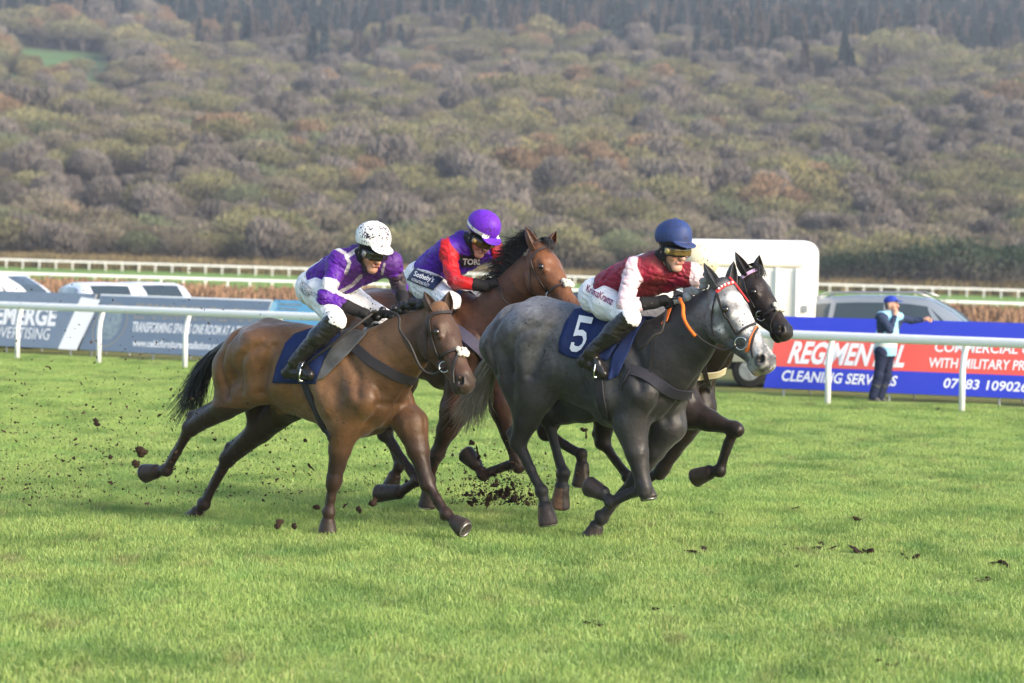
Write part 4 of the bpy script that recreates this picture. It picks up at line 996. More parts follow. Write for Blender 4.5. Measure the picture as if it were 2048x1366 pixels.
# flying loose mane of the middle bay
mb = MB(); g = []
for (x, y), (tx, ty) in zip([(1076, 480), (1060, 490), (1046, 506), (1034, 526), (1020, 548), (1004, 574), (988, 596)], [(1050, 466), (1018, 482), (1002, 500), (988, 516), (976, 540), (962, 566), (946, 592)]):
    a = fB.J(x, y, -.02); b = fB.J(tx, ty, -.08); g.append([a, a + (b - a) * .35 + np.array((0, 0, .04)), a + (b - a) * .7 + np.array((0, 0, .035)), b + np.array((0, 0, -.01))])
strands(mb, g, 420, .018, .006, 12, .024); mb.build('mane', BLACKH, HB.root, smooth=True)
for H, p, m in ((HB, (1088, 484), BLACKH), (HD, (1506, 536), BLACKH)):
    a = H.fr.J(p[0], p[1], -.02); e1, e2, e3 = H.e; mb = MB()
    strands(mb, [[a + e3 * y - e1 * .03, a + e3 * y + e2 * .045, a + e1 * .07 + e3 * y * 1.2 + e2 * .045, a + e1 * .14 + e3 * y * 1.3 + e2 * .02] for y in (-.04, 0, .04)], 50, .006, .005, 5, .008); mb.build('forelock', m, H.root, smooth=True)
# ================================================================== SETTING: ground and hillside
def s_of(X, Y): return (X / np.maximum(Y, 5) * FPX + 1024) / 2048
def zground(X, Y):
    X, Y = np.asarray(X, float), np.asarray(Y, float); s = np.clip(s_of(X, Y), -.6, 1.6)
    l = np.interp(Y, [0, 62, 120, 170, 255, 290, 5000], [0, 0, -.02, -.03, .24, .45, .45]); r = np.interp(Y, [0, 62, 120, 170, 255, 290, 5000], [0, 0, -.5, -.84, -.92, -.8, -.8])
    base = l + (r - l) * s
    d = np.maximum(Y - 278, 0); hill = np.where(d < 80, .00072 * d * d, 4.6 + .1152 * (d - 80)) + .00007 * np.maximum(d - 350, 0) ** 2
    und = np.sin(X * .021 + Y * .008) * 2.2 + np.sin(X * .045 - Y * .02 + 1) * 1.0
    return base + hill + und * np.clip(d / 250, 0, 1)
def gridmesh(name, Ys, n, smax, m, kind, colf):
    V = []; S_ = np.linspace(-smax, smax, n)
    for y in Ys:
        X = S_ * (y + 22); V.append(np.stack([X, np.full(n, y), zground(X, np.full(n, y))], 1))
    V = np.concatenate(V); R_ = len(Ys); i, j = np.meshgrid(np.arange(R_ - 1), np.arange(n - 1), indexing='ij'); a = (i * n + j).ravel()
    F = np.stack([a, a + 1, a + n + 1, a + n], 1)
    o = mobj(name, V, F, m, col=colf(V)); tag(o, kind=kind); return o
def ground_col(V):
    X, Y = V[:, 0], V[:, 1]; C = np.tile(np.array((.225, .33, .09)), (len(V), 1))
    w = .643 * (X + 10.0) + .766 * (Y - 57.5)      # metres beyond the near rail
    n1 = fbm(V * (1, .35, 0), .5, 2)
    C = mixc(C, (.155, .145, .06), sm(w, 1.6, 2.6) * sm(w, 60, 30))
    C = mixc(C, (.14, .13, .055), sm(w, 14, 40))
    C = mixc(C, (.17, .30, .075), sm(Y, 128, 150) * sm(Y, 275, 262))
    return C * (1 + .10 * n1[:, None])
GND = mat('turf', (.1, .2, .03), .9, .1, attr=True, var=(1.1, .3, (.15, .26, .04)), var2=(7, .35, (.20, .20, .08)), bump=(55, .8, .05), stretch=(1, .5, 1))
gridmesh('ground', list(np.linspace(-30, 62, 80)) + list(np.linspace(65, 292, 50)), 90, 1.0, GND, 'structure', ground_col)
HILLM = mat('hillside floor', (.06, .05, .035), .95, .1, attr=True, var=(.08, .5, (.075, .06, .05)), bump=(.6, .5, .4))
def hill_col(V):
    C = np.tile(np.array((.060, .050, .036)), (len(V), 1)); return mixc(C, (.12, .215, .075), field_mask(V[:, 0], V[:, 1]))
def field_mask(X, Y):
    px = s_of(X, Y) * 2048; return sm(px, 0, 30) * sm(px, 235, 195) * sm(Y, 640, 660) * sm(Y, 822, 805)
gridmesh('hillside', list(np.linspace(292, 1500, 150)), 100, .8, HILLM, 'structure', hill_col)

# ------------------------------------------------------------------ grass blades of the track
def grass_patch(seed, n=760, size=.55, hgt=(.018, .046)):
    r = np.random.RandomState(seed); V = []; F = []; Cc = []
    for i in range(n):
        x, y = (r.rand(2) - .5) * size * 1.15; h = r.uniform(*hgt) * (1.3 if r.rand() < .06 else 1); a = r.rand() * 6.283; w = r.uniform(.0018, .0035); lean = r.uniform(.1, .9) * h; la = r.rand() * 6.283
        dx, dy = math.cos(a) * w, math.sin(a) * w; lx, ly = math.cos(la) * lean, math.sin(la) * lean; k = len(V)
        V += [(x - dx, y - dy, -.004), (x + dx, y + dy, -.004), (x - dx * .8 + lx * .35, y - dy * .8 + ly * .35, h * .6), (x + dx * .8 + lx * .35, y + dy * .8 + ly * .35, h * .6), (x + lx, y + ly, h)]
        F += [(k, k + 1, k + 3), (k, k + 3, k + 2), (k + 2, k + 3, k + 4)]
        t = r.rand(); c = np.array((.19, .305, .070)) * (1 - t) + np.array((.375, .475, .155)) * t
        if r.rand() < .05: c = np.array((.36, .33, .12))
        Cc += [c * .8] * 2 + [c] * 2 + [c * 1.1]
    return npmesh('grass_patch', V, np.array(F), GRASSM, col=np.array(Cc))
def grass_mat():
    m = mat('grass blades', (.1, .25, .03), .45, .35, attr=True); n = m.node_tree.nodes; l = m.node_tree.links; b = n['Principled BSDF']
    geo = n.new('ShaderNodeNewGeometry'); cur = b.inputs['Base Color'].links[0].from_socket
    for sc, st, lo, hi, amt, col in ((1.3, (1, .55, 1), .46, .62, .72, (.085, .175, .04)), (1.9, (1, .5, 1), .52, .66, .4, (.17, .33, .10)), (2.4, (1, .35, 1), .60, .72, .65, (.19, .175, .08)), (3.2, (1, .4, 1), .50, .72, .5, (.40, .46, .15)), (.35, (1, .6, 1), .45, .7, .4, (.34, .50, .13))):
        mp = n.new('ShaderNodeMapping'); mp.inputs['Scale'].default_value = st; l.new(geo.outputs['Position'], mp.inputs[0])
        t = n.new('ShaderNodeTexNoise'); t.inputs['Scale'].default_value = sc; t.inputs['Detail'].default_value = 4; l.new(mp.outputs[0], t.inputs['Vector'])
        rg = n.new('ShaderNodeMapRange'); rg.inputs[1].default_value = lo; rg.inputs[2].default_value = hi; rg.inputs[4].default_value = amt; l.new(t.outputs[0], rg.inputs[0])
        x = n.new('ShaderNodeMix'); x.data_type = 'RGBA'; l.new(rg.outputs[0], x.inputs[0]); l.new(cur, x.inputs[6]); x.inputs[7].default_value = (*col, 1); cur = x.outputs[2]
    l.new(cur, b.inputs['Base Color'])
    tr = n.new('ShaderNodeBsdfTranslucent'); l.new(cur, tr.inputs[0]); mx = n.new('ShaderNodeMixShader'); mx.inputs[0].default_value = .35
    l.new(b.outputs[0], mx.inputs[1]); l.new(tr.outputs[0], mx.inputs[2]); l.new(mx.outputs[0], n['Material Output'].inputs[0]); return m
GRASSM = grass_mat()
def instancer(name, pts, protos, seed, kind='stuff', smin=.8, smax=1.25, tilt=.0, scales=None, pick=None):
    """one object: prototypes set out on points by geometry nodes"""
    me = bpy.data.meshes.new(name); me.vertices.add(len(pts)); me.vertices.foreach_set('co', np.asarray(pts, np.float32).ravel())
    r = np.random.RandomState(seed)
    a = me.attributes.new('sc', 'FLOAT', 'POINT'); a.data.foreach_set('value', (r.uniform(smin, smax, len(pts)) if scales is None else scales).astype(np.float32))
    a = me.attributes.new('pick', 'INT', 'POINT'); a.data.foreach_set('value', (r.randint(0, len(protos), len(pts)) if pick is None else pick).astype(np.int32))
    a = me.attributes.new('rz', 'FLOAT', 'POINT'); a.data.foreach_set('value', (r.rand(len(pts)) * 6.283).astype(np.float32))
    o = link(bpy.data.objects.new(name, me)); ng = bpy.data.node_groups.new(name, 'GeometryNodeTree')
    ng.interface.new_socket('Geometry', in_out='INPUT', socket_type='NodeSocketGeometry'); ng.interface.new_socket('Geometry', in_out='OUTPUT', socket_type='NodeSocketGeometry')
    N = ng.nodes; L = ng.links; gi = N.new('NodeGroupInput'); go = N.new('NodeGroupOutput'); ip = N.new('GeometryNodeInstanceOnPoints'); gt = N.new('GeometryNodeGeometryToInstance')
    for p in reversed(protos):
        oi = N.new('GeometryNodeObjectInfo'); oi.inputs['Object'].default_value = p; oi.inputs['As Instance'].default_value = True; L.new(oi.outputs['Geometry'], gt.inputs[0])
    def attr(nm, ty):
        q = N.new('GeometryNodeInputNamedAttribute'); q.data_type = ty; q.inputs['Name'].default_value = nm; return q.outputs[0]
    L.new(gi.outputs[0], ip.inputs['Points']); L.new(gt.outputs[0], ip.inputs['Instance']); ip.inputs['Pick Instance'].default_value = True
    L.new(attr('pick', 'INT'), ip.inputs['Instance Index']); L.new(attr('sc', 'FLOAT'), ip.inputs['Scale'])
    cx = N.new('ShaderNodeCombineXYZ'); L.new(attr('rz', 'FLOAT'), cx.inputs[2]); L.new(cx.outputs[0], ip.inputs['Rotation']); L.new(ip.outputs[0], go.inputs[0])
    md = o.modifiers.new('scatter', 'NODES'); md.node_group = ng; tag(o, kind=kind); return o
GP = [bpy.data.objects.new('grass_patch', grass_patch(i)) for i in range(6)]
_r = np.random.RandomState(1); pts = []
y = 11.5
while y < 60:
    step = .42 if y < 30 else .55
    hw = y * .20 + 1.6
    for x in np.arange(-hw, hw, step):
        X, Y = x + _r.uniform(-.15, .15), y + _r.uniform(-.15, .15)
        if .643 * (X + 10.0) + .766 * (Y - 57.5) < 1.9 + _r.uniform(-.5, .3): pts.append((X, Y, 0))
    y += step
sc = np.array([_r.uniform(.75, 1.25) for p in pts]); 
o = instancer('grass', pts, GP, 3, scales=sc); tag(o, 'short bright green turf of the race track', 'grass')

# ------------------------------------------------------------------ white running rails
WPLAS = mat('white plastic rail', (.80, .81, .82), .4, .4, var=(3, .12, (.55, .56, .50)))
def rail(name, label, A, B, spacing, h, r, first=0.0, posts=True, group=None, lean=.10):
    A, B = np.array(A, float), np.array(B, float); d = B - A; L = np.linalg.norm(d[:2]); u = d / L; yaw = math.atan2(u[1], u[0]); sl = u[2]
    root = empty(name, A, yaw); tag(root, label, 'rail', group)
    mb = MB(); n = max(2, int(L / 8)); P = [(L * i / n, 0, h - r * .9 + sl * L * i / n) for i in range(n + 1)]
    k = len(P); V = []; F = []
    for p in P:
        for a in range(10):
            w = 2 * math.pi * a / 10; V.append((p[0], p[1] + r * .62 * math.cos(w), p[2] + r * math.sin(w)))
    for i in range(k - 1):
        for a in range(10): F.append((i * 10 + a, i * 10 + (a + 1) % 10, (i + 1) * 10 + (a + 1) % 10, (i + 1) * 10 + a))
    mb.add(V, F); mb.build('top_rail', WPLAS, root, smooth=True)
    mb = MB(); q = [(0, -.02, -.15), (0, -.02, h * .55), (0, .015, h * .74), (0, .07, h * .88), (0, .05, h - r)]
    mb.tube([(a, b + .04, c) for a, b, c in q], [r * .64, r * .64, r * .64, r * .6, r * .5], 10); p0 = None; x = first
    while x < L:
        if p0 is None: p0 = mb.build('post', WPLAS, root, smooth=True); o = p0
        else: o = p0.copy(); COL.objects.link(o); o.parent = root
        o.location = (x, 0, sl * x); x += spacing
    return root
gA, gB = onZ(33, 718), onZ(1922, 824); SP = np.linalg.norm(gB - gA) / 9; u = (gB - gA) / np.linalg.norm(gB - gA)
rail('running_rail', 'near white plastic running rail along the edge of the track behind the horses', gA - u * SP * 3, gB + u * SP * 4, SP, 1.15, .076, 0)
def far_rail(label, pl, pr, Y0, Y1, h, sp):
    a, b = atY(*pl, Y0), atY(*pr, Y1); a[2] -= h; b[2] -= h; d = b - a; rail('running_rail', label, a - d * .06, b + d * .06, sp, h, .088, group=None)
far_rail('most distant white running rail, closely posted, at the foot of the wooded hill', (0, 517), (2040, 579), 255, 250, .95, 1.5)
far_rail('lower distant white running rail between the brown scrub and the far track', (0, 543), (2040, 605), 172, 168, .75, 1.35)

# ------------------------------------------------------------------ advertising boards
BLUE = mat('blue board print', (.030, .050, .50), .5, .3, var=(1.2, .18, (.08, .10, .5))); RED = mat('red board print', (.72, .10, .075), .5, .3, var=(1.2, .25, (.66, .16, .15))); GREYB = mat('slate board print', (.16, .21, .28), .55, .3, bump=(3, .5, .03), var=(1.5, .3, (.20, .25, .31))); LBLUE = mat('light blue board print', (.13, .38, .60), .55, .3, bump=(3, .4, .03), var=(2, .3, (.2, .45, .62)))
BACKB = mat('board back', (.3, .3, .3), .7, .2); WINK = mat('white print', (.76, .77, .79), .55, .3); TAN = mat('tan print', (.33, .30, .24), .6, .2); GALV = mat('galvanised steel', (.36, .38, .40), .45, .5, metal=.6)
class Board:
    def __init__(s, label, bl, br, zb, lean, ht, strips, ext=(0, 0)):
        """bl, br: photo points on the bottom edge; strips: (v0, v1, material)"""
        A, B = onZ(*bl, zb), onZ(*br, zb); d = (B - A); L = np.linalg.norm(d); u = d / L; n = np.array((-u[1], u[0], 0)); A = A - u * ext[0]; B = B + u * ext[1]
        s.A, s.u, s.L = A, u, np.linalg.norm(B - A); s.up = np.array((n[0] * lean, n[1] * lean, ht)); s.nrm = np.cross(u, s.up); s.nrm /= np.linalg.norm(s.nrm)
        yaw = math.atan2(u[1], u[0]); s.yaw = yaw; root = s.root = empty('advertising_board', A - np.array((0, 0, zb)), yaw); tag(root, label, 'advertising board', 'advertising boards along the rail')
        W = lambda x, v, t=0.0: s.loc(A + u * x + s.up * v - s.nrm * t)
        mb = MB(); mats = []
        for v0, v1, m in strips:
            if m not in mats: mats.append(m)
            nx = 12; V = [W(s.L * i / nx, v) for v in (v0, v1) for i in range(nx + 1)]; mb.add(V, [(i, i + 1, nx + 2 + i, nx + 1 + i) for i in range(nx)], mats.index(m))
        mats.append(BACKB); k = len(mats) - 1; P = [W(0, 0), W(s.L, 0), W(s.L, 1), W(0, 1)]; Q = [W(0, 0, .03), W(s.L, 0, .03), W(s.L, 1, .03), W(0, 1, .03)]
        mb.add(P + Q, [(7, 6, 5, 4), (0, 4, 5, 1), (1, 5, 6, 2), (2, 6, 7, 3), (3, 7, 4, 0)], k); s.panel = mb.build('panel', mats, root)
        x = .35
        while x < s.L:
            mb = MB(); a = W(x, .02, .04); t = W(x, .97, .05); mb.tube([(a[0], a[1], -.02), a, t], .022, 6); mb.tube([(t[0], t[1] + .5, -.02), t], .02, 6); mb.build('support_leg', GALV, root); x += 1.9
    def loc(s, p):
        d = np.asarray(p) - (s.A * (1, 1, 0)); c, sn = math.cos(s.yaw), math.sin(s.yaw); return np.array((d[0] * c + d[1] * sn, -d[0] * sn + d[1] * c, d[2]))
    def onb(s, px, py, lift=.004):
        d = ray(px, py); t = ((s.A - CAM) @ s.nrm) / (d @ s.nrm); return s.loc(CAM + d * t + s.nrm * lift * (1 if s.nrm @ (CAM - s.A) > 0 else -1))
    def text(s, name, txt, quad, m, **k):
        V, F = text_geo(txt, **k); return mobj(name, [s.onb(*q) for q in quadmap(V, quad)], F, m, s.root, smooth=False)
    def shape(s, name, pts, m, lift=.004): return mobj(name, [s.onb(*p, lift) for p in pts], [list(range(len(pts)))], m, s.root, smooth=False)
b = Board('blue and red cleaning services advertising board on the right behind the steward', (1527, 775), (2046, 797), .13, .62, 1.19, [(0, .30, BLUE), (.30, .775, RED), (.775, 1, BLUE)], (0, 3.0))
b.text('lettering', 'REGIMENTAL', [(1574, 727), (1806, 736), (1821, 690), (1590, 682)], WINK, bold=.035)
b.text('lettering', 'CLEANING SERVICES', [(1561, 762), (1791, 773), (1797, 752), (1567, 740)], WINK, bold=.025)
b.text('lettering', 'COMMERCIAL CLEANING', [(1868, 704), (2171, 712), (2175, 691), (1872, 683)], WINK, bold=.02)
b.text('lettering', 'WITH MILITARY PRECISION', [(1856, 735), (2132, 744), (2136, 724), (1859, 715)], WINK, bold=.02)
b.text('lettering', '07983 109026', [(1885, 776), (2054, 785), (2058, 765), (1890, 756)], WINK, bold=.02)
b = Board('slate grey board with white advertising lettering and a slanted white stripe at the far left', (0, 692), (152, 699), .13, .60, 1.17, [(0, 1, GREYB)], (4, 0))
b.text('lettering', 'EMERGE', [(-12, 649), (110, 653), (117, 614), (-6, 610)], WINK, bold=.04); b.text('lettering', 'ADVERTISING', [(-30, 674), (97, 680), (102, 657), (-26, 652)], WINK)
b.shape('white_stripe', [(116, 698), (153, 700), (201, 600), (162, 594)], WINK)
b = Board('slate grey furniture installation board with a round crest, white web address below', (157, 699), (500, 717), .13, .60, 1.17, [(0, .97, GREYB), (.97, 1, WINK)])
b.text('lettering', 'CELTIC FURNITURE INSTALLATIONS', [(265, 638), (505, 645), (511, 618), (271, 606)], TAN); b.text('lettering', 'TRANSFORMING SPACES ONE ROOM AT A TIME', [(262, 664), (492, 672), (497, 653), (267, 643)], WINK, bold=.03)
b.text('lettering', 'www.celticfurnitureinstallations.com', [(264, 693), (444, 701), (448, 685), (267, 678)], WINK, bold=.03)
CR_ = mat('pale crest print', (.30, .36, .38), .6, .2, var=(14, .8, (.12, .17, .24)))
ring = lambda cx, cy, rx, ry, n=26, o=0: [(cx + rx * math.cos(2 * math.pi * i / n) - .32 * ry * math.sin(2 * math.pi * i / n), cy + ry * math.sin(2 * math.pi * i / n)) for i in range(n)]
b.shape('crest', ring(222, 650, 20, 30), CR_); 
V = [b.onb(*p) for p in ring(220, 650, 33, 44)] + [b.onb(*p) for p in ring(220, 650, 31, 42)]; mobj('crest_ring', V, [(i, (i + 1) % 26, 26 + (i + 1) % 26, 26 + i) for i in range(26)], TAN, b.root, smooth=False)
b = Board('light blue advertising board partly hidden behind the left bay horse and rider', (503, 717), (760, 731), .13, .60, 1.17, [(0, 1, LBLUE)])
b.shape('round_emblem', ring(545, 614, 9, 11), mat('pale blue print', (.3, .55, .68), .6, .2))
for i in range(3): b.shape('pale_bar', [(558, 606 + 9 * i), (604 - 8 * i, 608 + 9 * i), (603 - 8 * i, 612 + 9 * i), (557, 610 + 9 * i)], CR_)

# ------------------------------------------------------------------ vehicles behind the boards
TYRE = mat('tyre rubber', (.018, .018, .018), .8, .2); RIM = mat('alloy rim', (.35, .36, .38), .35, .5, metal=.7); GLASS = mat('dark car glass', (.035, .05, .06), .06, .7); DARKP = mat('dark trim', (.02, .02, .022), .6, .3)
def wheel(root, x, y, r, w=.2):
    mb = MB(); P = [(x, y + w * k, r) for k in (-.5, -.4, .4, .5)]; mb.tube(P, [r * .88, r, r, r * .88], 24); t = mb.build('wheel', TYRE, root, smooth=True)
    s = 1 if y > 0 else -1; mb = MB(); mb.tube([(x, y + s * w * .47, r), (x, y + s * w * .52, r)], [r * .62, r * .58], 16); 
    for k in range(5):
        a = 2 * math.pi * k / 5; mb.box((x + math.cos(a) * r * .33, y + s * w * .54, r + math.sin(a) * r * .33), (r * .5, .02, r * .12), 0, np.array(((math.cos(a), 0, -math.sin(a)), (0, 1, 0), (math.sin(a), 0, math.cos(a)))))
    mb.build('rim', RIM, t)
def car(label, px, py, Y, yaw, paint, kind='suv', group='cars parked behind the boards', driver=False, rails=False):
    L, Wd, H = (4.6, 1.86, 1.68) if kind == 'suv' else (4.1, 1.76, 1.5)
    c = atY(px, py, Y); root = empty('parked_car', (c[0], c[1], float(zground(c[0], c[1]))), yaw); tag(root, label, 'car', group)
    f = L / 4.6; sc = H / 1.68
    # stations along the car: x, bottom z, belt z, roof z, belt half width, roof half width
    st = [(-2.28, .42, .82, .84, .70, .62), (-2.2, .30, 1.0, 1.04, .84, .66), (-2.0, .24, 1.05, 1.34, .90, .64), (-1.6, .22, 1.05, 1.60, .92, .66), (-.8, .22, 1.04, 1.67, .93, .68), (0, .22, 1.02, 1.68, .93, .68), (.5, .22, 1.0, 1.64, .93, .67), (.95, .22, .99, 1.40, .93, .66), (1.35, .22, .97, 1.06, .92, .70), (1.8, .24, .90, .94, .88, .66), (2.15, .30, .80, .83, .80, .55), (2.28, .42, .66, .68, .64, .45)]
    V = []
    for x, zb, zm, zr, hb, hr in st:
        pr = [(0, zb), (hb * .86, zb), (hb, zb + .12), (hb * 1.01, (zb + zm) / 2), (hb, zm), (hr + (hb - hr) * .12, zm + (zr - zm) * .86), (hr * .82, zm + (zr - zm) * .98), (0, zr)]
        pr = pr + [(-a, b) for a, b in pr[-2:0:-1]]
        V += [(x * f, a * Wd / 1.86, b * sc) for a, b in pr]
    n = 14; F = []
    for i in range(len(st) - 1):
        for k in range(n): F.append((i * n + k, i * n + (k + 1) % n, (i + 1) * n + (k + 1) % n, (i + 1) * n + k))
    F += [tuple(range(n))[::-1], tuple(range((len(st) - 1) * n, len(st) * n))]
    mb = MB(); mb.add(V, F); mb.build('body', paint, root, smooth=True)
    def side(x, v, sgn, out=.008):
        xs = [q[0] for q in st]; I = lambda k: np.interp(x, xs, [q[k] for q in st]); zb, zm, zr, hb, hr = (I(k) for k in range(1, 6)); yb, yt = hb, hr + (hb - hr) * .12
        return (x * f, sgn * ((yb + (yt - yb) * v / .86) * Wd / 1.86 + out), (zm + (zr - zm) * v) * sc)
    for sgn in (-1, 1):
        for x0, x1, a0, a1 in ((-1.95, -1.25, -1.72, -1.2), (-1.15, -.25, -1.1, -.25), (-.15, 1.1, -.15, .55)):
            P = [side(x0, .10, sgn), side(x1, .10, sgn), side(a1, .80, sgn), side(a0, .80, sgn)]
            mid = [side((x0 + x1) / 2, .10, sgn), side((a0 + a1) / 2, .80, sgn)]
            mb = MB(); mb.add([P[0], mid[0], P[1], P[2], mid[1], P[3]], [(0, 1, 4, 5), (1, 2, 3, 4)]); mb.build('window', GLASS, root)
        wheel(root, -1.38 * f, sgn * (Wd / 2 - .08), .34 * sc + .01); wheel(root, 1.40 * f, sgn * (Wd / 2 - .08), .34 * sc + .01)
        mb = MB(); mb.box((1.0 * f, sgn * (Wd / 2 + .10), 1.03 * sc), (.14, .18, .13)); mb.build('door_mirror', paint, root, bevel=.03)
        if rails: mb = MB(); mb.tube([(-1.5 * f, sgn * .60, 1.60 * sc), (-1.3 * f, sgn * .60, 1.70 * sc), (.3 * f, sgn * .60, 1.735 * sc), (.55 * f, sgn * .60, 1.66 * sc)], .018, 6); mb.build('roof_rail', RIM, root, smooth=True)
    def front(x0, x1):   # windscreen / rear glass following the roof line
        xs = [q[0] for q in st]; o = []
        for x in np.linspace(x0, x1, 5):
            zm = np.interp(x, xs, [q[2] for q in st]); zr = np.interp(x, xs, [q[3] for q in st]); hr = np.interp(x, xs, [q[5] for q in st]); o += [(x * f, -hr * .66, (zm + (zr - zm) * .985) * sc + .008), (x * f, 0, zr * sc + .010), (x * f, hr * .66, (zm + (zr - zm) * .985) * sc + .008)]
        return o
    for nm, x0, x1 in (('windscreen', .58, 1.28), ('rear_window', -2.12, -1.7)):
        P = front(x0, x1); mb = MB(); mb.add(P, [(i * 3 + k, i * 3 + k + 1, i * 3 + k + 4, i * 3 + k + 3) for i in range(4) for k in (0, 1)]); mb.build(nm, GLASS, root)
    for sgn in (-1, 1):
        mb = MB(); mb.box((2.16 * f, sgn * .60, .70 * sc), (.16, .30, .13)); mb.build('headlight', mat('headlight lens', (.6, .62, .65), .1, .6), root, bevel=.03)
        mb = MB(); mb.box((-2.22 * f, sgn * .66, .92 * sc), (.10, .20, .20)); mb.build('tail_light', mat('tail light lens', (.4, .02, .02), .15, .5), root, bevel=.03)
    return root
CPG = mat('grey blue car paint', (.17, .20, .24), .25, .5, coat=.6); CPW = mat('white car paint', (.76, .77, .79), .25, .5, coat=.5)
car('grey estate car with roof rails parked behind the blue and red board', 1806, 700, 51.0, R(-16), CPG, rails=True)
car('white car at the far left behind the slate board, its front sloping down', -14, 650, 64.5, R(-20), CPW)
car('small white hatchback behind the slate boards, left one of the pair', 206, 650, 64.5, R(-68), CPW, 'hatch')
car('white car with dark roof edge, right one of the pair behind the slate boards', 302, 650, 67.0, R(-62), mat('white and dark car paint', (.66, .68, .72), .25, .5, coat=.5), 'hatch')
# horse trailer
c = atY(1494, 700, 51.2); tr = empty('horse_trailer', (c[0], c[1], 0), R(-8)); tag(tr, 'white ribbed horse trailer with rounded roof standing behind the dark horse', 'trailer')
CREAMW = mat('white trailer panel', (.80, .81, .81), .4, .4, var=(1.4, .12, (.62, .57, .45)))
bm = bmesh.new(); bmesh.ops.create_cube(bm, size=1); bmesh.ops.scale(bm, vec=(2.46, 1.9, 2.16), verts=bm.verts); bmesh.ops.translate(bm, vec=(0, 0, 1.54), verts=bm.verts)
e = [x for x in bm.edges if min(v.co.z for v in x.verts) > 2.5 or abs(x.verts[0].co.z - x.verts[1].co.z) > 1]
bmesh.ops.bevel(bm, geom=e, offset=.24, segments=6, profile=.5, affect='EDGES'); me = bpy.data.meshes.new('body'); bm.to_mesh(me); bm.free(); me.materials.append(CREAMW); me.polygons.foreach_set('use_smooth', [True] * len(me.polygons)); link(bpy.data.objects.new('body', me), tr)
mb = MB(); mb.box((0, -.965, 2.17), (2.0, .05, .05)); mb.build('gutter_strip', mat('cream trim', (.55, .50, .40), .5, .3), tr, bevel=.01)
for x in np.linspace(-.85, .92, 6): mb = MB(); mb.box((x, -.975, 1.42), (.07, .09, 1.42)); mb.build('side_rib', CREAMW, tr, bevel=.012)
mb = MB(); mb.box((.0, -.962, .62), (2.1, .05, .06)); mb.build('lower_strip', CREAMW, tr, bevel=.01)
mb = MB(); mb.box((1.06, -.975, 1.42), (.10, .06, .12)); mb.build('door_latch', GALV, tr, bevel=.01)
mb = MB(); mb.box((0, 0, .40), (2.4, 1.7, .16)); mb.build('chassis', DARKP, tr)
for x in (.10, .74):
    for y_ in (-.82, .82): wheel(tr, x, y_, .31)
for x in (-1.12, 1.2): mb = MB(); mb.box((x, -.90, .75), (.04, .06, .14)); mb.build('marker_lamp', mat('amber lens', (.5, .18, .02), .2, .5), tr)

# ------------------------------------------------------------------ the steward
st_base = onZ(1752, 804)
fS = Frame(1752, 804, 0, yaw=0.0)
NAVYJ = mat('navy jumper', (.025, .040, .085), .8, .2, attr=True, bump=(20, .3, .01)); NAVYT = mat('navy trousers', (.014, .02, .05), .8, .2, bump=(14, .5, .015)); WELL = mat('muddy grey wellington', (.045, .05, .045), .5, .3, var=(6, .6, (.09, .085, .07)))
def jk_S(V, fr, arms, g, s): return np.tile(np.array((.022, .035, .08)), (len(V), 1))
ST = make_person(dict(frame=fS, base=st_base, label='steward in light blue bib and blue cap standing between the rail and the right board', s=1.06, res=1.3, gloves=False, face=(-25, -4),
    jacket=jk_S, jacketmat=NAVYJ, breechmat=NAVYT, trousers=True, helmetmat=mat('royal blue cap', (.02, .045, .33), .7, .2), cap=True, bootmat=WELL, boot_top=.42, skin=(.52, .30, .22), skinmat=SKINC, sleeve=.93, dnR=(0, 1, 0), dnL=(0, 0, -1.0),
    j=dict(P=(1770, 697, 0), C=(1779, 640, 0), shR=(1762, 634, -.19), shL=(1798, 636, .17), elR=(1780, 661, -.26), wrR=(1790, 632, -.17), hdR=(1793, 620, -.12), elL=(1822, 641, .2), wrL=(1846, 640, .16), hdL=(1857, 637, .15), Hc=(1783, 609, -.02),
           hipR=(1764, 706, -.10), knR=(1757, 752, -.12), anR=(1746, 793, -.12), heelR=(1742, 801, -.12), toeR=(1757, 803, -.14), hipL=(1776, 706, .10), knL=(1774, 752, .10), anL=(1760, 794, .10), heelL=(1756, 802, .10), toeL=(1772, 804, .08))))
vs = SDF(.011); g = ST['g']; P_, C_ = g['P'], g['C']
vs.cone(P_ + (0, 0, -.06), P_ + (C_ - P_) * .5, .188, .176, .05, .88); vs.cone(P_ + (C_ - P_) * .5, C_ + (0, 0, .02), .176, .14, .05, .84); vs.cone(g['shR'] + (0, .03, .02), g['shL'] + (0, -.03, .02), .075, .075, .05)
vs.plane(P_ + (0, 0, -.12), (0, 0, -1)); vs.plane(g['shR'] + (0, -.02, 0), (0, -1, 0)); vs.plane(g['shL'] + (0, .02, 0), (0, 1, 0)); vs.grid(); v, f = vs.mesh()
cc = np.tile(np.array((.24, .50, .68)), (len(v), 1)); cc[np.abs(v[:, 2] - P_[2] - .06) < .03] = (.62, .62, .58)
mobj('high_visibility_bib', v - ST['off'], f, mat('pale blue bib', (.3, .55, .75), .6, .3, attr=True, bump=(14, .4, .012)), ST['root'], col=cc)
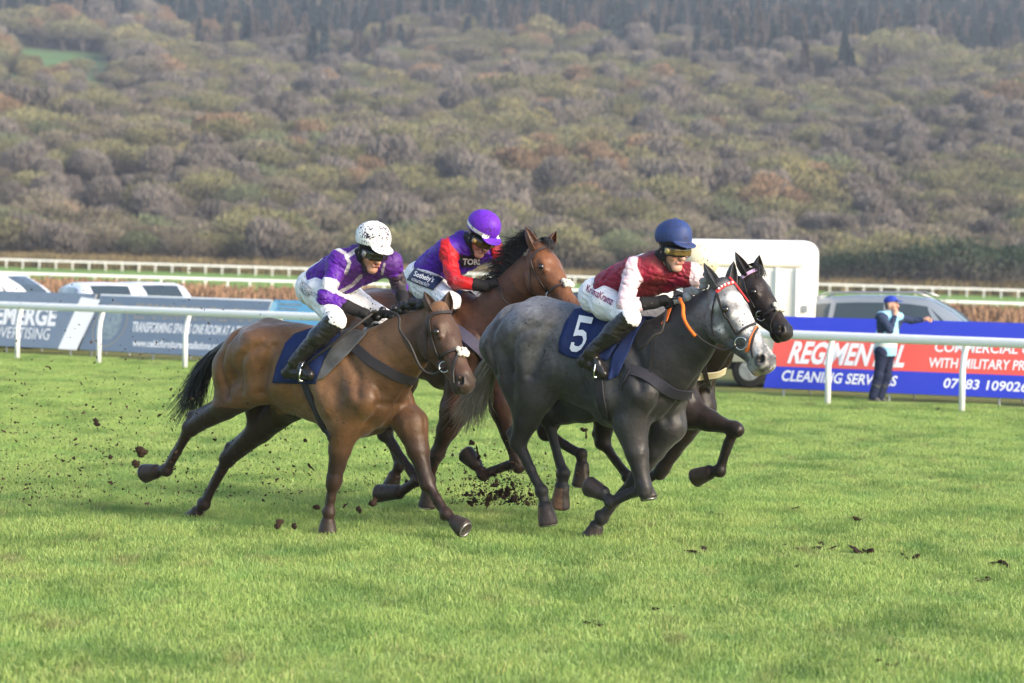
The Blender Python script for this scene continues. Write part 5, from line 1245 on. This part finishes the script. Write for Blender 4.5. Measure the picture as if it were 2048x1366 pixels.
# ================================================================== SCRUB AND WOODED HILL
def twig_tree(seed, h, w, n, cols, stems=14, conifer=False, leaf=(.11, .26), up=.5):
    """many twig-sized faces through an uneven crown, on tapered stems"""
    r = np.random.RandomState(seed); V = []; F = []; C = []; mi = []
    def face(p, d, nrm, ln, wd, c, m=0):
        k = len(V); s_ = np.cross(d, nrm); s_ /= (np.linalg.norm(s_) + 1e-9)
        V.extend([p - s_ * wd * .5, p + s_ * wd * .5, p + d * ln + s_ * wd * .2, p + d * ln - s_ * wd * .2]); F.append((k, k + 1, k + 2, k + 3)); C.extend([c] * 4)
    bark = np.array((.085, .075, .068))
    if conifer:
        for i in range(n):
            t = r.rand() ** .8; a = r.rand() * 6.283; rad = w * .5 * (1 - t) * (.55 + .45 * r.rand()) * (.8 + .2 * math.sin(t * 34)); p = np.array((math.cos(a) * rad, math.sin(a) * rad, h * (.06 + .92 * t)))
            d = np.array((math.cos(a), math.sin(a), -.35 + r.randn() * .3)); d /= np.linalg.norm(d); face(p, d, r.randn(3), r.uniform(*leaf) * 1.6, r.uniform(*leaf), cols[r.randint(len(cols))] * r.uniform(.7, 1.3))
        lobes = []
    else:
        lobes = [(np.array((0, 0, h * .46)), w * .40)] + [(np.array((math.cos(a) * w * .24, math.sin(a) * w * .24, h * r.uniform(.42, .66))), w * r.uniform(.18, .27)) for a in r.rand(7) * 6.283]
        wt = np.array([q[1] ** 2 for q in lobes]); wt /= wt.sum()
        for i in range(n):
            c0, rr = lobes[r.choice(len(lobes), p=wt)]; q = r.randn(3); q /= np.linalg.norm(q); q[2] = abs(q[2]) * 1.15 - .38; p = c0 + q * rr * (r.uniform(.9, 1.1) if r.rand() < .7 else r.uniform(.4, .9)) * np.array((1, 1, h / w * 1.15))
            if p[2] < .1: continue
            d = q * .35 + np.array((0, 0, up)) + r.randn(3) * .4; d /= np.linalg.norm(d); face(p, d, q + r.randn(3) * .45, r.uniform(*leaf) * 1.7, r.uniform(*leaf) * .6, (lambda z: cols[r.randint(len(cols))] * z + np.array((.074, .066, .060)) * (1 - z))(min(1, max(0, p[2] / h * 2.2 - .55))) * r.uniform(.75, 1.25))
    nf = len(F)
    T_ = [(np.zeros(3), np.array((0, 0, h * .97)))] if conifer else [(np.array((r.randn() * .25, r.randn() * .25, 0)) * w * .2, lobes[i % len(lobes)][0] + np.array((0, 0, lobes[i % len(lobes)][1] * .6))) for i in range(stems)]
    for a, b in T_:
        ax = catmull([a, a * .5 + b * .5 + r.randn(3) * .12 + np.array((0, 0, .1 * h)), b], 3); rad = np.linspace(.075 if not conifer else .16, .015, len(ax))
        k = len(V)
        for p, q in zip(ax, rad):
            for j in range(4): V.append(p + np.array((math.cos(j * 1.571), math.sin(j * 1.571), 0)) * q); C.append(bark)
        for i in range(len(ax) - 1):
            for j in range(4): F.append((k + i * 4 + j, k + i * 4 + (j + 1) % 4, k + i * 4 + 4 + (j + 1) % 4, k + i * 4 + 4 + j))
    return V, F, C, nf
def wood_mat():
    m = mat('twigs and leaves', (.1, .1, .1), .85, .12, attr=True); n = m.node_tree.nodes; l = m.node_tree.links; b = n['Principled BSDF']; cur = b.inputs['Base Color'].links[0].from_socket
    oi = n.new('ShaderNodeObjectInfo'); hs = n.new('ShaderNodeHueSaturation'); rg = n.new('ShaderNodeMapRange'); rg.inputs[3].default_value = 1.0; rg.inputs[4].default_value = 1.7; l.new(oi.outputs['Random'], rg.inputs[0])
    l.new(rg.outputs[0], hs.inputs['Value']); l.new(cur, hs.inputs['Color']); l.new(hs.outputs[0], b.inputs['Base Color']); return m
WOODM = wood_mat(); K = lambda *a: [np.array(x) for x in a]
PAL = dict(brown=K((.122, .108, .078), (.138, .120, .084), (.108, .096, .076)), purple=K((.118, .104, .092), (.124, .108, .096), (.104, .095, .088)), olive=K((.132, .128, .066), (.15, .142, .070), (.118, .114, .070)),
           yellow=K((.21, .18, .075), (.16, .145, .072), (.13, .122, .075)), orange=K((.20, .13, .08), (.18, .125, .078), (.14, .11, .078)), green=K((.088, .105, .058), (.096, .112, .06), (.082, .092, .06)),
           dark=K((.020, .036, .020), (.026, .044, .024), (.032, .046, .028)), spruce=K((.024, .038, .038), (.030, .044, .042), (.038, .048, .047)), larch=K((.125, .10, .080), (.108, .09, .076), (.095, .085, .075)))
SPEC = [('brown', 5.6, 7.0), ('purple', 6.0, 5.6), ('olive', 5.4, 7.6), ('brown', 5.0, 7.8), ('purple', 6.6, 5.2), ('yellow', 5.6, 7.0), ('green', 5.2, 7.4), ('olive', 6.0, 7.8), ('orange', 5.6, 5.2)]
def tree_mesh(nm, seed, kind, h, w, n=2600, **k):
    V, F, C, nf = twig_tree(seed, h, w, n, PAL[kind], **k); return npmesh(nm, V, np.array(F), WOODM, col=np.array(C), smooth=False)
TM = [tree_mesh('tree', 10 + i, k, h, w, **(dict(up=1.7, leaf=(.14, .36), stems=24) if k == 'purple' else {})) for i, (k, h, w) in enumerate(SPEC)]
CM = [tree_mesh('conifer', 40 + i, k, h, w, conifer=True, n=700, leaf=(.3, .6)) for i, (k, h, w) in enumerate([('spruce', 13, 4.2), ('spruce', 11, 4.0), ('larch', 12, 4.4), ('larch', 10.5, 4.6)])]
protos = [bpy.data.objects.new('tree', m) for m in TM + CM]
r = np.random.RandomState(8); P = []; PK = []; SC = []
def con_edge(px): return np.interp(px, [-600, 0, 400, 800, 1200, 1700, 2048, 2700], [862, 845, 815, 800, 768, 738, 732, 728])
Y = 316.0
while Y < 1200:
    st = 5.6 + (Y - 316) * .0052; hw = Y * .30 + 16
    for X in np.arange(-hw, hw, st):
        x, y = X + r.uniform(-.45, .45) * st, Y + r.uniform(-.5, .5) * st
        if field_mask(np.array([x]), np.array([y]))[0] > .3: continue
        px = float(s_of(x, y)) * 2048; v = math.sin(x * .05 + 1.3) + math.sin(y * .033 + x * .017) + .8 * math.sin(x * .11 - y * .07)
        if y > con_edge(px) + 25 * v:
            P.append((x, y)); PK.append(9 + (r.randint(2) if r.rand() < .62 + .12 * v else 2 + r.randint(2))); SC.append(r.uniform(.65, 1.15))
        else:
            u = r.rand() + .12 * v
            k = 0 if u < .22 else 3 if u < .38 else 1 if u < .46 else 4 if u < .54 else 2 if u < .70 else 7 if u < .84 else 6 if u < .90 else 5 if u < .997 else 8
            if v < -1.1 and r.rand() < .7: k = (1, 4)[r.randint(2)]
            P.append((x, y)); PK.append(k); SC.append(r.uniform(.62, 1.35) * (1 + .12 * v) * (.98 + (Y - 316) * .0008) * (.72 if (-20 < px < 250 and 520 < Y < 660) else 1))
    Y += st * .92
P = np.array(P); pts = np.stack([P[:, 0], P[:, 1], zground(P[:, 0], P[:, 1]) - .15], 1)
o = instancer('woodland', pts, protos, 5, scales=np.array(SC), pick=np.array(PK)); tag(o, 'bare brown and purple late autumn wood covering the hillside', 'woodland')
# the front of the wood: trees one can tell apart
DM = [tree_mesh('dark_evergreen', 70 + i, 'dark', 4.6, 7.5, 1500, up=.1) for i in range(2)]
GRP = 'trees along the front of the wood'
LAB = dict(brown='bare grey brown tree among the front trees of the wood behind the far rail', purple='bare purplish thin twigged tree among the front trees of the wood', olive='olive tinted round bushy tree at the front of the wood', yellow='yellowish leaved tree at the front of the wood', green='dull green bushy tree at the front of the wood', orange='slim orange leaved birch tree standing at the left front of the wood', dark='dark evergreen bush below the wood on the right')
def front_tree(px, Y, mesh, kind, sc, lab=None):
    x = (px - 1024) / FPX * Y; o = link(bpy.data.objects.new('evergreen_bush' if kind == 'dark' else 'tree', mesh)); o.location = (x, Y, float(zground(x, Y)) - .1); o.scale = (sc,) * 3; o.rotation_euler = (0, 0, r.rand() * 6.28)
    tag(o, lab or LAB[kind], 'bush' if kind == 'dark' else 'tree', None if lab else (GRP + ', ' + kind)); return o
for row, (Y0, stp) in enumerate(((284, 62), (296, 62), (306, 60))):
    px = -260.0
    while px < 2320:
        i = int(r.choice([0, 3, 2, 7, 6, 1, 4, 5], p=[.20, .20, .17, .14, .12, .09, .05, .03])); front_tree(px + r.uniform(-18, 18), Y0 + r.uniform(-4, 4), TM[i], SPEC[i][0], r.uniform(.68, 1.12) * (1 + .1 * row)); px += stp * r.uniform(.8, 1.25)
front_tree(128, 312, TM[8], 'orange', 1.2, LAB['orange'])
for px, Y0, s in ((1590, 272, .9), (1650, 272, .85), (1715, 271, .95), (1780, 270, 1.05), (1850, 270, 1.25), (1925, 268, 1.35), (1990, 268, 1.2), (2060, 268, 1.3), (2140, 268, 1.2), (790, 279, .62), (850, 279, .55), (1230, 279, .5), (1290, 279, .5)): front_tree(px, Y0, DM[int(r.randint(2))], 'dark', s)
# brown dead scrub between the parked cars and the far track, and rough grass under the trees
def tuft(seed, n, h, w, cols, wd=(.02, .05)):
    r = np.random.RandomState(seed); V = []; F = []; C = []
    for i in range(n):
        a = r.rand() * 6.283; x, y = r.randn(2) * w * .35; ln = h * r.uniform(.5, 1.1); lx, ly = r.randn(2) * .25 * ln; k = len(V); ww = r.uniform(*wd); dx, dy = math.cos(a) * ww, math.sin(a) * ww
        V += [(x - dx, y - dy, -.05), (x + dx, y + dy, -.05), (x + lx + dx * .4, y + ly + dy * .4, ln), (x + lx - dx * .4, y + ly - dy * .4, ln)]; F.append((k, k + 1, k + 2, k + 3)); C += [cols[r.randint(len(cols))] * r.uniform(.7, 1.3)] * 4
    return npmesh('scrub_tuft', V, np.array(F), WOODM, col=np.array(C), smooth=False)
SM_ = [bpy.data.objects.new('scrub_tuft', tuft(90 + i, 160, h, 1.6, K((.19, .115, .072), (.16, .10, .065), (.22, .145, .09), (.13, .09, .06)))) for i, h in enumerate((.6, .75, .5))]
pts = []; 
for i in range(5200):
    Y = r.uniform(88, 150); x = r.uniform(-1, 1) * Y * .26; px = float(s_of(x, Y)) * 2048; v = math.sin(px * .011) + math.sin(px * .027 + 2)
    if Y > 124 + 8 * v: continue
    pts.append((x, Y, float(zground(x, Y))))
o = instancer('scrub', pts, SM_, 6, smin=.7, smax=1.3); tag(o, 'brown dead bracken and scrub in front of the far track', 'scrub')
SG = [bpy.data.objects.new('rough_grass_tuft', tuft(95 + i, 120, .8, 1.8, K((.13, .10, .055), (.11, .095, .05), (.15, .115, .06)))) for i in range(2)]
pts = []
for i in range(2600):
    Y = r.uniform(263, 300); x = r.uniform(-1, 1) * Y * .26; pts.append((x, Y, float(zground(x, Y))))
o = instancer('rough_grass', pts, SG, 7, smin=.8, smax=1.6); tag(o, 'rough brown grass along the foot of the wood', 'grass')

# the damp air between here and the hill
HZ = bpy.data.materials.new('haze'); HZ.use_nodes = True; n = HZ.node_tree.nodes; n.remove(n['Principled BSDF']); v = n.new('ShaderNodeVolumePrincipled'); v.inputs['Color'].default_value = (.74, .84, 1.0, 1); v.inputs['Density'].default_value = .00027; v.inputs['Anisotropy'].default_value = .2
HZ.node_tree.links.new(v.outputs[0], n['Material Output'].inputs['Volume'])
mb = MB(); mb.box((0, 760, 120), (1700, 1640, 330)); o = mb.build('haze', HZ); tag(o, kind='stuff')
# ================================================================== TURF KICKED UP
MUDM = mat('wet earth', (.045, .026, .017), .8, .25, var=(30, .5, (.02, .012, .009)), bump=(60, .6, .01))
def clod_mesh(seed, n=3):
    r = np.random.RandomState(seed); s = SDF(.11)
    for i in range(n): s.ell(r.randn(3) * .35, r.uniform(.35, .8, 3), None, .12)
    s.grid(.3); V, F = s.mesh(); V = V * (1 + .22 * r.randn(len(V), 1)); return npmesh('turf_clod', V, F, MUDM)
CL = [clod_mesh(20 + i, 3 + i % 3) for i in range(5)]
r = np.random.RandomState(33)
def clod(px, py, Y, size, lab, grp='clods of turf in the air'):
    p = atY(px, py, Y); o = link(bpy.data.objects.new('turf_clod', CL[r.randint(5)])); o.location = [float(v) for v in p]; o.location.z = max(o.location.z, .01); o.scale = [size * .85 * r.uniform(.4, 1.4) for _ in range(3)]; o.rotation_euler = list(r.rand(3) * 6); tag(o, lab, 'clod', grp); return o
big = [(280, 905, 23.6, .045), (272, 925, 23.6, .03), (193, 846, 24.5, .035), (222, 915, 24, .025), (148, 916, 24, .022), (150, 880, 24, .02), (318, 830, 24, .022), (632, 1013, 23.6, .042), (688, 1012, 23.2, .03), (718, 1018, 23.2, .035), (742, 1008, 23.3, .04), (555, 1048, 22.9, .03), (590, 1052, 22.9, .032), (620, 932, 24, .026), (800, 940, 24.4, .03), (812, 962, 24.4, .024), (955, 905, 24.2, .03), (958, 915, 24.2, .025), (1168, 860, 24, .028), (1172, 872, 24, .024), (944, 884, 24.3, .022), (1022, 925, 24, .02), (610, 880, 24, .018), (222, 965, 23.5, .018), (180, 1000, 23.4, .018), (60, 1010, 23.4, .015), (160, 940, 24, .016), (30, 845, 24.5, .016), (430, 880, 24, .018), (540, 905, 24, .016), (700, 860, 24.4, .016)]
for q in big[:8]: clod(*q, 'brown turf clod kicked up behind the left bay horse')
for q in big[8:]: clod(*q, 'brown turf clod kicked up behind the left bay horse') if q[0] < 660 else clod(*q, 'brown turf clod flying between the legs of the horses')
# ragged lumps where the middle horse tears the ground
for i in range(34):
    a = r.randn() * 44; clod(1000 + a, 1004 - abs(r.randn()) * 26 + abs(a) * .1, 23.9 + r.uniform(-.2, .2), r.uniform(.012, .034), 'brown turf clod torn up low between the bay and grey horses')
for i in range(40): clod(r.uniform(20, 420), r.uniform(760, 1010), 24 + r.uniform(-.6, .8), r.uniform(.007, .014), 'brown turf clod kicked up behind the left bay horse')
# the finest spray nobody could count
sp = SDF(.5); V = []; F = []
def fleck(p, s_):
    k = len(V); q = r.randn(4, 3) * s_
    V.extend([p + x for x in q]); F.extend([(k, k + 1, k + 2), (k, k + 3, k + 1), (k + 1, k + 3, k + 2), (k, k + 2, k + 3)])
for i in range(1500): fleck(atY(r.uniform(-40, 600), 1010 - abs(r.randn()) * 150, 24.2 + r.randn() * .5), r.uniform(.003, .0105))
for i in range(1500): a = r.randn() * 62; fleck(atY(1005 + a, 1010 - abs(r.randn()) * 46, 23.9 + r.randn() * .2), r.uniform(.003, .010))
for i in range(600): fleck(atY(780 + r.randn() * 110, 985 - abs(r.randn()) * 70, 24 + r.randn() * .3), r.uniform(.003, .008))
for i in range(260): fleck(atY(r.uniform(-60, 620), r.uniform(540, 860), 24.3 + r.randn() * .6), r.uniform(.003, .007))
V = np.array(V); ok = V[:, 2] > .0; V[:, 2] = np.maximum(V[:, 2], .004)
o = mobj('dirt_spray', V, np.array(F), MUDM, smooth=False); tag(o, 'fine spray of earth thrown up behind the horses', 'dirt', kind='stuff')
# divots and torn patches lying in the turf
for px, py, s_ in ((1440, 1030, .05), (1560, 1022, .05), (1720, 1040, .05), (1740, 1106, .06), (1600, 1100, .07), (1630, 1096, .05), (1390, 1104, .05), (1960, 1165, .06), (2010, 1132, .06), (1815, 1118, .05), (1195, 1250, .05), (1572, 1146, .03), (1765, 1332, .035), (1325, 1222, .03), (1882, 824, .06), (480, 1060, .03)):
    for k in range(3):
        p = onZ(px + r.randn() * 16, py + r.randn() * 4); q = s_ * r.uniform(.25, .6)
        o = link(bpy.data.objects.new('divot', CL[r.randint(5)])); o.location = (float(p[0]), float(p[1]), .016); o.scale = (q * 1.6, q * 1.3, q * .5); o.rotation_euler = (r.rand() * .4, r.rand() * .4, r.rand() * 6); tag(o, 'dark earth divot lying in the green turf', 'divot', 'divots in the turf')
